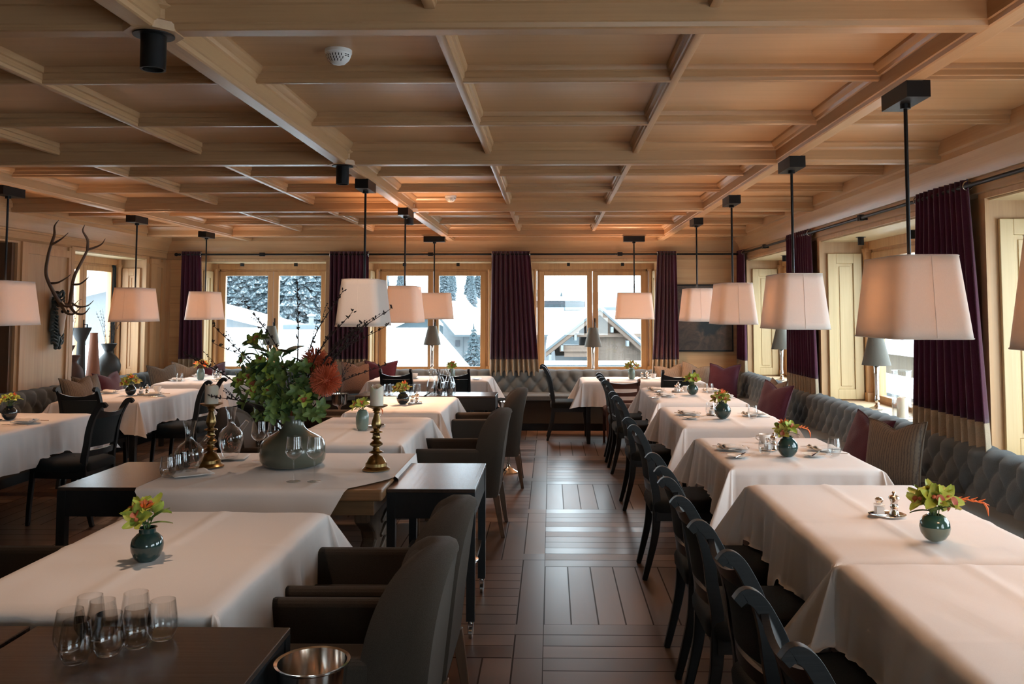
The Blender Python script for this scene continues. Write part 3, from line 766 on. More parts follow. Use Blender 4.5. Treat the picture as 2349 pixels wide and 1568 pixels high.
# ================================================================ FURNITURE
TT = .75
def make_table(w_, l_):
    t = thing('dining_table', 'x', 'table', (0, 0, 0))
    MB().box(-w_ / 2 + .012, w_ / 2 - .012, -l_ / 2 + .012, l_ / 2 - .012, TT - .040, TT - .012).build('tabletop', 'underboard', t, smooth=False)
    MB().box(-w_ / 2 + .05, w_ / 2 - .05, -l_ / 2 + .05, l_ / 2 - .05, TT - .11, TT - .040).build('apron', 'darkwood', t, smooth=False)
    for sx in (-1, 1):
        for sy in (-1, 1):
            MB().taper(sx * (w_ / 2 - .07), sy * (l_ / 2 - .07), 0, TT - .040, .022, .022, .032, .032).build('leg', 'darkwood', t, smooth=False)
    return t
def cloth(label, cx, cy, w_, l_, o=.30, seed=0, z=TT, front=None, group='white tablecloths'):
    """sheet over a table: flat top, rippled drops, pointed corners"""
    rr = random.Random(seed); st = .0215
    a, b = w_ / 2, l_ / 2
    ph = [rr.uniform(0, 6.28) for _ in range(8)]; fx = rr.uniform(-.05, .05); fy = rr.uniform(-.1, .1)
    def surf(X, Y):
        wr = noise.noise(Vector((X * 2.2 + seed * 7, Y * 1.3, seed))) * .0026 + abs(noise.noise(Vector((X * 5 + Y * 2 + seed * 3, Y * 1.1 - X, seed + 9)))) * .0030
        cr = .0055 * math.exp(-((X - fx) / .018) ** 2) + .0050 * math.exp(-((Y - fy) / .018) ** 2)
        return wr + cr
    def top(X, Y):
        e = min(a - abs(X), b - abs(Y))
        return (cx + X, cy + Y, z + .002 + surf(X, Y) - .009 * max(0, 1 - e / .03) ** 2)
    def drop(px, py, nx, ny, r, side, sid):
        """point of the hanging part: r is the cloth length beyond the table edge"""
        if r < 1e-6: return top(px, py)
        cor = min(abs(nx), abs(ny)) * 1.4142; k = min(1.2, r / o); q = (1 - min(1, cor)) ** 2
        rip = (math.sin(side * 26 + ph[0] + 1.5 * math.sin(side * 7 + ph[1])) * .008 + noise.noise(Vector((side * 17, seed * 3.1 + sid, r * 1.5))) * .024 + noise.noise(Vector((side * 36, seed + sid, r * 2))) * .010) * k * q
        al = .10 + .62 * cor ** 1.2 + .07 * math.sin(side * 9 + ph[3]) * q
        out = .012 * min(1, r / .02) + r * math.sin(al) * .85 + rip + .03 * k * math.sin(cor * PI * 2) * (1 if cor < 1 else 0)
        return (cx + px + nx * out, cy + py + ny * out, z - .007 - max(0, r - .012) * math.cos(al) + surf(px, py) * .5)
    nx_, ny_, no = int(w_ / st), int(l_ / st), 14
    mb = MB().grid(lambda u, v: top((2 * u - 1) * a, (2 * v - 1) * b), nx_, ny_)
    for s in (-1, 1):
        for h, k_, ln in ((a, 0, b), (b, 1, a)):
            n_ = ny_ if k_ == 0 else nx_
            g = (lambda u, v: drop(s * a, (2 * u - 1) * b, s, 0, v * o, (2 * u - 1) * b, s)) if k_ == 0 else (lambda u, v: drop((2 * u - 1) * a, s * b, 0, s, v * o, (2 * u - 1) * a, s * 3))
            q = MB().grid(g, n_, no)
            flip = (k_ == 0 and s > 0) or (k_ == 1 and s < 0)
            mb.add(q.v, q.f if not flip else [tuple(reversed(f)) for f in q.f])
    for sx in (-1, 1):
        for sy in (-1, 1):
            def g(u, v):
                f = u * PI / 2; c, s2 = math.cos(f), math.sin(f)
                c = 0 if c < 1e-9 else c; s2 = 0 if s2 < 1e-9 else s2
                rad = o / max(c, s2) * v
                rad *= 1 - .04 * math.sin(u * PI)
                return drop(sx * a, sy * b, sx * c, sy * s2, rad, sy * b if u < .5 else sx * a, sx if u < .5 else sy * 3)
            q = MB().grid(g, 26, no); mb.add(q.v, q.f if sx * sy < 0 else [tuple(reversed(f)) for f in q.f])
    # where a chair is pushed in, the hem comes to rest on its seat
    for i, (X_, Y_, Z_) in enumerate(mb.v):
        for sx_, sy_ in SEATS:
            dx, dy = abs(X_ - sx_), abs(Y_ - sy_)
            q = max(dx - .235, dy - .225)
            if q < .05 and Z_ < .497:
                k = 1 - max(0, min(1, q / .05)); k = k * k * (3 - 2 * k)
                mb.v[i] = (X_, Y_, Z_ + (.498 + .004 * math.sin(X_ * 60 + Y_ * 40) - Z_) * k); break
    # weld the pieces of the sheet
    o_ = mb.build('tablecloth', 'cloth', angle=100)
    bm = bmesh.new(); bm.from_mesh(o_.data); bmesh.ops.remove_doubles(bm, verts=bm.verts, dist=.0006); bm.to_mesh(o_.data); bm.free()
    o_.data.polygons.foreach_set('use_smooth', [True] * len(o_.data.polygons))
    for at in [q for q in o_.data.attributes if q.name == 'sharp_edge']: o_.data.attributes.remove(at)
    return tag(o_, label, 'tablecloth', group)
SEATS = [(.835, 2.02), (.835, 2.72), (.815, 3.42), (.83, 4.03), (.835, 5.40), (.865, 7.17), (.87, 8.72), (.865, 9.35), (.23, 10.86), (1.49, 10.33), (-1.84, 10.44), (-1.15, 10.44), (-3.70, 6.62), (-4.30, 8.02), (-3.72, 8.63), (-3.70, 10.75)]
TB = [  # name, centre x, centre y, width, length, overhang
    ('second table of the right row', 1.405, 3.68, .82, 1.30, .33),
    ('nearest table of the right row', 1.405, 2.26, .82, 1.46, .34),
    ('third table of the right row', 1.41, 5.33, .82, 1.11, .32),
    ('fourth table of the right row', 1.415, 7.08, .83, 1.32, .32),
    ('fifth table of the right row, nearest the end wall', 1.44, 8.89, .83, 1.50, .31),
    ('nearest table in the middle, beside the armchairs', -1.39, 3.11, .82, 1.21, .30),
    ('third table in the middle, behind the big flower vase', -1.385, 6.28, .81, 1.36, .30),
    ('fourth table in the middle, with the black round vase', -1.36, 7.98, .81, 1.28, .30),
    ('left end wall table behind the water carafes', -1.52, 10.92, 1.48, .77, .30),
    ('right end wall table in front of the gable window', 1.13, 10.78, 1.48, .80, .30),
    ('nearest table on the left, cut by the left edge', -4.30, 6.50, .82, 1.38, .31),
    ('second table on the left, under the vase window', -4.32, 8.75, .82, 1.38, .31),
    ('far left table in the corner', -4.31, 10.73, .82, 1.24, .30)]
for i, (n, x, y, a, b, o) in enumerate(TB):
    t = make_table(a, b); t.location = (x, y, 0); t['label'] = 'dark legged dining table, ' + n; t['group'] = 'cloth covered dining tables'
    cloth('white linen tablecloth on the ' + n, x, y, a, b, o, seed=i + 1, z=TT + (.004 if i == 1 else 0))

# old trestle table with the big vase
t = thing('trestle_table', 'old brown oak trestle table under a white cloth in the middle row', 'table', (-1.42, 4.70, 0))
MB().box(-.61, .60, -.52, .48, .69, .748).build('tabletop', 'rustic', t, bevel=.012, seg=3, smooth=False)
MB().box(-.54, .54, -.42, .42, .60, .69).build('apron', 'rustic', t, smooth=False, bevel=.004)
prof = [(-.36, 0), (.36, 0), (.37, .07), (.28, .09), (.22, .11), (.24, .16), (.19, .20), (.12, .24), (.16, .30), (.20, .33), (.21, .38), (.15, .41), (.18, .46), (.25, .50), (.33, .54), (.34, .60),
        (-.34, .60), (-.33, .54), (-.25, .50), (-.18, .46), (-.15, .41), (-.21, .38), (-.20, .33), (-.16, .30), (-.12, .24), (-.19, .20), (-.24, .16), (-.22, .11), (-.28, .09), (-.37, .07)]
for sx in (-1, 1):
    lg = MB().prism(prof, sx * .46 - .04, sx * .46 + .04, 'YZ').build('trestle_leg', 'carved', t, smooth=False, bevel=.012, seg=2)
    c = MB()
    for q in range(5): c.tube([(sx * .46 + .045 * sx, -.12 + q * .02, .20 + q * .07), (sx * .46 + .052 * sx, q * .02, .24 + q * .07), (sx * .46 + .045 * sx, .12 + q * .01, .20 + q * .07)], .010, 6)
    c.build('carving', 'carved', lg)
MB().box(-.44, .44, -.05, .05, .14, .22).build('stretcher', 'rustic', t, smooth=False, bevel=.006)
# its cloth: drops only to the front and back, hem drawn in towards the corners
def gcl(u, v):
    o = .19; X = (u - .5) * 1.21; Y = -.535 + (v) * (1.04 + 2 * o) - o
    y0, y1 = -.535, .505
    wr = abs(noise.noise(Vector((X * 2.4, Y * 1.6, 3)))) * .004 + .004 * math.exp(-((X + .2 - Y * .35) / .012) ** 2) + .0035 * math.exp(-((X - .15 + Y * .3) / .012) ** 2) + .003 * math.exp(-((Y + .15) / .014) ** 2)
    if y0 <= Y <= y1:
        kk = max(0, min(1, (-Y - .24) / .295)); return (X if X < 0 else X * (1 - .30 * kk ** 1.3), Y, .754 + wr)
    d = y0 - Y if Y < y0 else Y - y1; sg = -1 if Y < y0 else 1
    k = d / o; X2 = (X if X < 0 else X * .70) * (1 - .20 * k) - .02 * k
    return (X2, (y0 if sg < 0 else y1) + sg * (.008 + .02 * k + .006 * math.sin(X * 14) * k), .748 - d * .98 + wr * .3)
def gside(u, v):
    Y = -.22 + u * .72; d = v * .13
    return (.605 + .006 * v + .010 * v + .004 * math.sin(Y * 18) * v, Y, .756 - d * (1 - .9 * max(0, 1 - u * 4)))
o = MB().grid(gcl, 60, 70).grid(gside, 40, 6).build('tablecloth', 'cloth', angle=85, loc=(-1.42, 4.70, 0))
tag(o, 'white linen cloth on the oak trestle table, holding the big flower vase', 'tablecloth', 'white tablecloths')
# corner flap of the nearest right cloth, folded over the join of the two tables
# serving trolleys
def make_trolley():
    t = thing('serving_trolley', 'x', 'trolley', (0, 0, 0))
    w_, l_ = .44, .72
    MB().box(-w_ / 2, w_ / 2, -l_ / 2, l_ / 2, .712, .73).build('top', 'darktop', t, smooth=False, bevel=.002, seg=1)
    MB().box(-w_ / 2 + .004, w_ / 2 - .004, -l_ / 2 + .004, l_ / 2 - .004, .585, .712).build('drawer_box', 'darkwood', t, smooth=False)
    MB().box(-w_ / 2 + .02, w_ / 2 - .02, -l_ / 2 + .02, l_ / 2 - .02, .285, .305).build('shelf', 'darktop', t, smooth=False)
    for sx in (-1, 1):
        for sy in (-1, 1):
            x, y = sx * (w_ / 2 - .021), sy * (l_ / 2 - .021)
            MB().box(x - .021, x + .021, y - .021, y + .021, .085, .712).build('leg', 'darkwood', t, smooth=False)
            c = MB().tube([(x - .008, y, .026), (x + .008, y, .026)], .026, 16).box(x - .013, x - .010, y - .016, y + .016, .02, .072).box(x + .010, x + .013, y - .016, y + .016, .02, .072).box(x - .013, x + .013, y - .016, y + .016, .066, .074).lathe([(.008, .07), (.008, .088)], 10, (x, y, 0))
            c.build('caster', 'chrome', t)
    return t
TR = Proto(make_trolley())
g = 'black wooden serving trolleys on casters'
TR.at((-.597, 4.645, 0), 0, 'black serving trolley right of the oak trestle table, empty shining top', g)
TR.at((-2.265, 4.66, 0), 0, 'black serving trolley left of the oak trestle table, empty top', g)
TR.at((-1.092, 2.215, 0), R(90), 'black serving trolley with water tumblers at the bottom left', g)
TR.at((-1.83, 2.215, 0), R(90), 'black serving trolley in the bottom left corner, mostly out of frame', g)
TR.at((-.933, 9.10, 0), R(90), 'black serving trolley with water carafes before the end wall table', g)
TR.at((-1.68, 9.12, 0), R(90), 'black serving trolley with tumblers, left of the carafe trolley', g)

# ---------------------------------------------------------------- dining chairs
def path(pts, n=5):
    """Catmull-Rom through points"""
    P_ = [Vector(p) for p in pts]; P_ = [P_[0] * 2 - P_[1]] + P_ + [P_[-1] * 2 - P_[-2]]; out = []
    for i in range(1, len(P_) - 2):
        for q in range(n):
            t = q / n; a, b, c, d = P_[i - 1:i + 3]
            out.append(.5 * ((2 * b) + (-a + c) * t + (2 * a - 5 * b + 4 * c - d) * t * t + (-a + 3 * b - 3 * c + d) * t ** 3))
    out.append(P_[-2]); return out
def slab(mb, pts, wx, wy):
    """bar of rectangular section following pts in the YZ plane: wx across, wy in plane (list)"""
    n = len(pts); v = []
    for i, p in enumerate(pts):
        t = (pts[min(i + 1, n - 1)] - pts[max(i - 1, 0)]).normalized(); nn = Vector((0, -t.z, t.y))
        h = (wy[i] if isinstance(wy, list) else wy) / 2
        for sx, sn in ((-1, -1), (1, -1), (1, 1), (-1, 1)):
            v.append(p + Vector((sx * wx / 2, 0, 0)) + nn * sn * h)
    f = [(0, 1, 2, 3), tuple((n - 1) * 4 + q for q in (3, 2, 1, 0))]
    for i in range(n - 1):
        for q in range(4): f.append((i * 4 + q, (i + 1) * 4 + q, (i + 1) * 4 + (q + 1) % 4, i * 4 + (q + 1) % 4))
    return mb.add(v, f)
def yback(z):   # rear profile of the back at height z
    pts = [(.42, -.195), (.50, -.205), (.60, -.215), (.68, -.225), (.76, -.245), (.83, -.275), (.88, -.300), (.92, -.325)]
    for (z0, y0), (z1, y1) in zip(pts, pts[1:]):
        if z <= z1: return y0 + (y1 - y0) * (z - z0) / (z1 - z0)
    return pts[-1][1]
def make_chair(mat='darkwood', upholstered=True, top=.905, kind='dining_chair', padmat='seat'):
    t = thing(kind, 'x', 'chair', (0, 0, 0))
    loops = []
    for zz, sc in ((.405, .985), (.41, 1.0), (.445, 1.01), (.462, .985), (.474, .93), (.482, .80), (.487, .5), (.489, .02)):
        loops.append([(x * (1 + .05 * y / .235), y, z) for x, y, z in rrect(.222 * sc, .235 * sc, .075 * sc, zz, 7)])
    MB().ring(loops).build('seat', padmat, t, angle=60)
    MB().box(-.195, .195, -.205, -.185, .355, .41).box(-.20, .20, .185, .205, .355, .41).box(-.205, -.185, -.2, .2, .355, .41).box(.185, .205, -.2, .2, .355, .41).build('seat_frame', mat, t, smooth=False)
    for sx in (-1, 1):
        p = path([(sx * .195, .225, 0), (sx * .195, .218, .15), (sx * .195, .205, .30), (sx * .195, .195, .41)])
        slab(MB(), p, .030, [.026 + .014 * i / (len(p) - 1) for i in range(len(p))]).build('front_leg', mat, t, bevel=.004, seg=1)
        p = path([(sx * .175, -.272, 0), (sx * .177, -.235, .14), (sx * .18, -.205, .28), (sx * .18, -.195, .42)])
        slab(MB(), p, .030, [.030 + .022 * i / (len(p) - 1) for i in range(len(p))]).build('rear_leg', mat, t, bevel=.004, seg=1)
        p = path([(sx * .18, -.195, .40), (sx * .18, -.198, .50), (sx * .18, -.215, .60), (sx * .18, -.228, .70), (sx * .18, -.252, .79), (sx * .18, -.286, top - .045), (sx * .18, -.312, top - .008), (sx * .18, -.340, top + .004), (sx * .18, -.362, top - .014)])
        n = len(p); wy = [.050 - .016 * (i / n) - (.009 * max(0, i / n - .8) * 5) for i in range(n)]
        slab(MB(), p, .028, wy).build('stile', mat, t, bevel=.006, seg=2)
    dz = top - .905
    def rail(z0, z1, dip, th, bow, name, m_, zt=None):
        def gf(u, v, off):
            x = (u - .5) * .34; k = 1 - (2 * u - 1) ** 2
            z = z0 + (z1 - z0) * v - dip * k * v
            return (x, yback(z - dz) - bow * k + off, z)
        mb = MB()
        A = MB().grid(lambda u, v: gf(u, v, th / 2), 14, 4); B = MB().grid(lambda u, v: gf(u, v, -th / 2), 14, 4)
        mb.add(A.v, A.f); mb.add(B.v, [tuple(reversed(f)) for f in B.f])
        nb = 15; o2 = len(A.v)
        edge = [i for i in range(nb)] + [nb * j + nb - 1 for j in range(1, 5)] + [nb * 4 + i for i in reversed(range(nb - 1))] + [nb * j for j in range(3, 0, -1)]
        for i, e in enumerate(edge):
            e2 = edge[(i + 1) % len(edge)]; mb.f.append((e, o2 + e, o2 + e2, e2)); mb.m.append(0)
        mb.build(name, m_, t, angle=50)
    if upholstered:
        rail(.80, .868, .034, .020, .034, 'top_rail', mat)
        rail(.585, .798, 0, .014, .034, 'back_panel', padmat)
        rail(.515, .560, .0, .018, .028, 'lower_rail', mat)
    else:
        rail(top - .10, top - .02, .018, .020, .03, 'top_rail', mat)
        rail(top - .19, top - .135, .01, .018, .03, 'slat', mat)
        rail(top - .27, top - .235, .0, .018, .03, 'lower_slat', mat)
    return t
CH = Proto(make_chair())
G = 'black wooden dining chairs with scrolled back posts'
# facing +x (rz=-90): local +y -> +x
for y, lb, dr, dx in [(2.02, 'nearest one of the right row, bottom edge', 3, .0), (2.72, 'second from the front, right row', 4, .0), (3.42, 'third from the front, right row', 0, -.02), (4.03, 'fourth from the front, right row, half hidden behind the third', 0, -.005),
                      (5.40, 'alone at the third right table', 0, 0.0), (7.17, 'alone at the fourth right table', 0, .03), (8.72, 'nearer one at the fifth right table', 2, .035), (9.35, 'farther one at the fifth right table', -2, .03)]:
    CH.at((.835 + dx, y, 0), R(-90 + dr), 'black dining chair, ' + lb, G)
CH.at((.23, 10.86, 0), R(-90), 'black dining chair at the left end of the gable window table', G)
CH.at((1.49, 10.33, 0), 0, 'black dining chair seen from behind at the gable window table', G)
CH.at((-1.84, 10.44, 0), 0, 'black dining chair left of the carafes, seen from behind', G)
CH.at((-1.15, 10.44, 0), 0, 'black dining chair right of the carafes, seen from behind', G)
CH.at((-3.70, 6.62, 0), R(86), 'black dining chair at the near left table, by the trolley', G)
CH.at((-4.30, 8.02, 0), 0, 'black dining chair with its back to the camera, before the second left table', G)
CH.at((-3.72, 8.63, 0), R(88), 'black dining chair on the aisle side of the second left table', G)
CH.at((-3.70, 10.75, 0), R(90), 'black dining chair at the far left table, behind the flowers', G)
bc = make_chair('brownchair', False, .80, 'dining_chair', 'brownchair')
bc.location = (.85, 10.32, 0); tag(bc, 'low red brown wooden slatted chair at the gable window table', None)

# ---------------------------------------------------------------- armchairs
def make_armchair():
    t = thing('armchair', 'x', 'armchair', (0, 0, 0))
    def arch(y_top, y_bot, wsc=1.0, top=.892, n=22, wing=0):
        pts = []
        # outline from lower left up over the arch to lower right
        for z in (.29, .40, .52): pts.append((-.285 * wsc, z))
        for i in range(n + 1):
            a = PI - PI * i / n
            pts.append((.285 * wsc * math.copysign(abs(math.cos(a)) ** .85, math.cos(a)), .60 + (top - .60) * math.sin(a) ** .9))
        for z in (.52, .40, .29): pts.append((.285 * wsc, z))
        return [(x, y_bot + (y_top - y_bot) * (z - .29) / .6 + wing * (abs(x) / .285) ** 1.1, z) for x, z in pts]
    lo = [arch(-.26, -.20, .86, .850, wing=.120), arch(-.27, -.20, .94, .874, wing=.130), arch(-.30, -.23, 1.0, .892, wing=.115), arch(-.345, -.285, 1.0, .892, wing=.06), arch(-.365, -.300, .97, .882, wing=.045), arch(-.372, -.305, .90, .862, wing=.03)]
    mb = MB().ring(lo)
    n = len(lo[0]); k = len(lo) - 1
    mb.f = [f for f in mb.f if not (set(q % n for q in f) == {0, n - 1})]; mb.m = [0] * len(mb.f)
    mb.f.append(tuple(range(n))); mb.f.append(tuple(k * n + i for i in reversed(range(n)))); mb.m += [0, 0]
    for i in range(k): mb.f.append((i * n, (i + 1) * n, (i + 1) * n + n - 1, i * n + n - 1)); mb.m.append(0)
    mb.build('backrest', 'arm', t, angle=50)
    for s in (-1, 1):
        x0, x1 = sorted((s * .223, s * .281))
        MB().box(x0, x1, -.16, .335, .29, .628).build('arm', 'arm', t, bevel=.022, seg=3, smooth=False)
    MB().box(-.225, .225, -.23, .33, .30, .43).build('seat_base', 'arm', t, smooth=False, bevel=.01)
    MB().box(-.222, .222, -.22, .345, .40, .495).build('seat_cushion', 'arm', t, bevel=.03, seg=3, smooth=False)
    for sx in (-1, 1):
        p = path([(sx * .235, -.315, 0), (sx * .24, -.29, .15), (sx * .245, -.265, .30)])
        slab(MB(), p, .036, [.026 + .022 * i / (len(p) - 1) for i in range(len(p))]).build('rear_leg', 'walnut', t, bevel=.003, seg=1)
        MB().taper(sx * .25, .30, 0, .30, .014, .014, .022, .022).build('front_leg', 'walnut', t, bevel=.003, seg=1)
    return t
AC = Proto(make_armchair()); G = 'dark upholstered armchairs with rounded backs'
AC.at((-.66, 2.735, 0), R(90), 'dark upholstered armchair, nearest one beside the aisle', G)
AC.at((-.655, 3.36, 0), R(90), 'dark upholstered armchair, second from the front beside the aisle', G)
AC.at((-.655, 6.40, 0), R(90), 'dark upholstered armchair behind the shining trolley top', G)
AC.at((-.58, 8.08, 0), R(92), 'dark upholstered armchair, farthest one beside the aisle', G)
AC.at((-2.30, 3.36, 0), R(-90), 'dark upholstered armchair at the left edge, arms only visible', G)
AC.at((-2.13, 6.45, 0), R(-82), 'dark upholstered armchair with round back behind the decanters', G)
AC.at((-2.12, 8.28, 0), R(-90), 'dark upholstered armchair left of the fourth middle table, behind the bouquet', G)

# ---------------------------------------------------------------- cushions
def cushion(label, mat, loc, rot, s=.46, group=None, seed=0, chop=1.0):
    rr = random.Random(seed)
    def g(sgn):
        def f(u, v):
            x, y = 2 * u - 1, 2 * v - 1
            e = (1 - x * x) * (1 - y * y)
            px = x * (1 - .10 * (1 - y * y) ** 1 * abs(x)) ; py = y * (1 - .10 * (1 - x * x) * abs(y))
            d = chop * .22 * math.exp(-(abs(x) / .34) ** 1.5) * max(0, y) ** 2
            th = .135 * max(0, e) ** .42 * (1 + .12 * noise.noise(Vector((x * 2, y * 2, seed)))) * (1 - .5 * d)
            return (px * s / 2, sgn * th * s * 1.25, (py - d) * s / 2)
        return f
    mb = MB().grid(g(-1), 22, 22); b2 = MB().grid(g(1), 22, 22); mb.add(b2.v, [tuple(reversed(q)) for q in b2.f])
    o = mb.build('cushion', mat, angle=70)
    o.location = loc; o.rotation_euler = tuple(R(q) for q in rot); tag(o, label, 'cushion', group)
    ed = []
    for i in range(41):
        q = i / 10; sd = int(min(q, 3.999)); tt_ = min(1, q - sd)
        u, v = [(tt_, 0), (1, tt_), (1 - tt_, 1), (0, 1 - tt_)][sd]
        ed.append(g(1)(u, v))
    MB().tube(ed, .005, 6, False).build('piping', mat, o)
    return o
cz = .475 + .21
GC = 'scatter cushions on the banquettes'
def cush(lb, mat, x, y, rz, lean, s=.44, roll=0, z=None, seed=0, ch=1.0):
    # faces local -y, leans back by lean
    o = cushion(lb, mat, (x, y, (z if z else .478 + s * .48)), (-lean, roll, rz), s, GC, seed, ch)
    return o
cush('burgundy velvet cushion leaning on the right bench, third table', 'burgundy', 2.18, 5.98, -78, 20, .44, 4, seed=1)
cush('brown paisley striped cushion leaning on the right bench, third table', 'pattern', 2.20, 5.55, -62, 14, .45, -3, seed=2)
cush('burgundy velvet cushion on the right bench at the fourth table', 'burgundy', 2.22, 8.58, -66, 18, .44, 4, seed=3)
cush('sand paisley cushion behind the burgundy one, right bench', 'pattern2', 2.33, 8.95, -84, 16, .44, 0, seed=4)
cush('burgundy velvet cushion in the far right bench corner', 'burgundy', 2.28, 11.35, -38, 18, .45, 0, seed=5)
cush('sand paisley cushion under the painting', 'pattern2', 1.98, 11.66, -12, 22, .44, 8, seed=6)
cush('pale paisley cushion under the painting, leftmost', 'pattern2', 1.66, 11.76, 8, 22, .42, -6, seed=7)
cush('brown paisley cushion at the right edge of the picture', 'pattern', 2.16, 3.62, -70, 16, .45, 0, seed=8)
cush('fine tan checked cushion on the end bench behind the bouquet', 'check', -2.62, 11.60, 10, 18, .46, 0, seed=9)
cush('pale tan cushion half hidden behind the checked one', 'pattern2', -2.78, 11.78, -5, 14, .46, 0, seed=10)
cush('burgundy velvet cushion right of the checked one on the end bench', 'burgundy', -2.33, 11.62, -6, 16, .47, 0, seed=11)
cush('brown paisley cushion on the left bench, behind the black chair', 'pattern', -5.02, 9.05, 78, 18, .45, 0, seed=12)
cush('dark paisley cushion on the left bench beside the burgundy one', 'pattern', -5.10, 9.38, 84, 16, .44, 0, seed=13)
cush('burgundy velvet cushion on the left bench under the vases', 'burgundy', -5.08, 9.80, 82, 20, .45, 0, seed=14)
cush('brown paisley cushion in the far left bench corner, left one', 'pattern', -5.12, 11.25, 62, 18, .44, 0, seed=15)
cush('brown paisley cushion in the far left bench corner, right one', 'pattern2', -4.95, 11.58, 30, 18, .44, 6, seed=16)
cush('burgundy velvet cushion on the end bench at the far left table', 'burgundy', -4.62, 11.62, 55, 12, .44, 0, seed=17)

# ---------------------------------------------------------------- table lamps on the sills
def make_tlamp():
    t = thing('table_lamp', 'x', 'table lamp', (0, 0, 0), 0, 'silver table lamps with grey cone shades')
    MB().lathe([(0, 0), (.075, 0), (.075, .008), (.06, .014), (.03, .022), (.018, .04), (.022, .05), (.016, .06), (.024, .09), (.020, .10), (.018, .13), (.022, .30), (.026, .42), (.016, .44), (.012, .46), (.012, .60), (0, .60)], 24).build('column', 'silver', t)
    MB().lathe_open([(.128, .40), (.062, .675), (.060, .675), (.126, .40)], 36).build('lamp_shade', 'shade_grey', t, angle=60)
    MB().tube([(0, .06, .01), (.05, .12, .006), (.16, .14, .005), (.22, .10, .005)], .003, 5).build('cord', 'black', t)
    return t
LP_ = Proto(make_tlamp())
LP_.at((-4.09, 12.42, .715), 0, 'silver table lamp with grey cone shade, left end wall window')
LP_.at((-1.727, 12.42, .715), 0, 'silver table lamp with grey cone shade, middle end wall window')
LP_.at((.617, 12.42, .69), 0, 'silver table lamp with grey cone shade, gable view window')
LP_.at((3.0, 7.92, .715), R(200), 'silver table lamp with grey cone shade on the right sill, beside the glass hurricane')
LP_.at((3.0, 11.15, .715), R(200), 'silver table lamp with grey cone shade on the right sill, far one behind the curtain')
# ================================================================ ON THE TABLES
T0 = TT + .008; T2 = TT + .0105
# vases
def lathe_thing(name, prof, mat, label, cat, loc, n=28, group=None, ang=35):
    o = MB().lathe(prof, n).build(name, mat, angle=ang); o.location = loc; return tag(o, label, cat, group)
def hollow(out, th=.004):
    """vessel: outer profile bottom to top, then down inside"""
    ins = [(max(.001, r - th), z) for r, z in reversed(out[1:])]
    return out + ins + [(0, out[0][1] + th * 1.5)]
ROUND = [(0, 0), (.022, 0), (.036, .010), (.049, .030), (.053, .048), (.049, .068), (.036, .086), (.026, .093), (.026, .102), (.030, .104)]
BALL = [(0, 0), (.020, 0), (.038, .012), (.051, .032), (.055, .052), (.051, .074), (.040, .090), (.026, .098)]
OVAL = [(0, 0), (.030, 0), (.040, .012), (.046, .045), (.047, .09), (.040, .125), (.030, .138), (.030, .142)]
JUG = [(0, 0), (.032, 0), (.044, .012), (.055, .038), (.057, .058), (.051, .080), (.036, .095), (.029, .100), (.029, .114), (.034, .118)]
def vase(prof, mat, label, x, y, sc=1.0):
    return lathe_thing('vase', [(r * sc, z * sc) for r, z in hollow(prof)], mat, label, 'vase', (x, y, T0))
# flowers
def petal_grid(mb, L_, W_, curl, cup, M4, nu=4, nv=5):
    def g(u, v):
        x = (u - .5) * W_ * (math.sin(PI * min(1, v * .90 + .04)) ** .7); y = L_ * v
        z = cup * L_ * (v * v) * curl + abs(u - .5) * W_ * .35
        return M4 @ Vector((x, y, z))
    return mb.grid(g, nu, nv)
def make_orchid(name, mat, lipmat, s=1.0, n=5, lip=True):
    t = bpy.data.objects.new(name, None)
    mb = MB()
    for i in range(n):
        a = 2 * PI * i / n + .15
        Mx = Matrix.Rotation(a, 4, 'Z') @ Matrix.Rotation(R(18 + (i % 2) * 14), 4, 'X')
        petal_grid(mb, .042 * s, .0245 * s * (1.15 if i % 2 else 1), 1, -.35 if i % 2 else .25, Mx)
    me = MB(); me.v = mb.v; me.f = mb.f; me.m = mb.m
    o = me.build(name, mat, angle=80)
    if lip:
        lb = MB().grid(lambda u, v: ((u - .5) * .024 * s * math.sin(PI * (v * .8 + .15)), -.002 * s - .024 * s * v, (.014 - .012 * v * v + abs(u - .5) * .014) * s), 4, 5).ball((0, .003 * s, .014 * s), .006 * s, 5)
        lb.build('lip', lipmat, o, angle=80)
    bpy.data.objects.remove(t)
    return o
def leafmesh(L_, W_):
    return MB().grid(lambda u, v: ((u - .5) * W_ * math.sin(PI * min(1, v * .95 + .03)) ** .8, L_ * v, -L_ * .35 * v * v + abs(u - .5) * W_ * .3), 4, 7)
def place_dir(o, p, d, roll=0):
    """put o at p with its +z along d"""
    q = Vector(d).normalized().to_track_quat('Z', 'Y'); o.rotation_mode = 'QUATERNION'
    from mathutils import Quaternion
    o.rotation_quaternion = q @ Quaternion((0, 0, 1), roll); o.location = p
ORC = {}
def orchid(kind, parent, p, d, roll, sc=1):
    if kind not in ORC:
        m_, l_ = {'lime': ('petal', 'lip'), 'yel': ('petal3', 'lip'), 'green': ('petal2', 'stem'), 'orange': ('flame', 'lip')}[kind]
        ORC[kind] = [make_orchid('orchid_flower', m_, l_, lip=(kind != 'green')), False]
    o, used = ORC[kind]
    if used:
        ch = kids_cache.setdefault(o.name, kids(o)); c = o.copy(); col.objects.link(c)
        for k_ in ch: q = k_.copy(); col.objects.link(q); q.parent = c
        o = c
    else: ORC[kind][1] = True
    o.parent = parent; place_dir(o, p, d, roll); o.scale = (sc,) * 3
    return o
kids_cache = {}
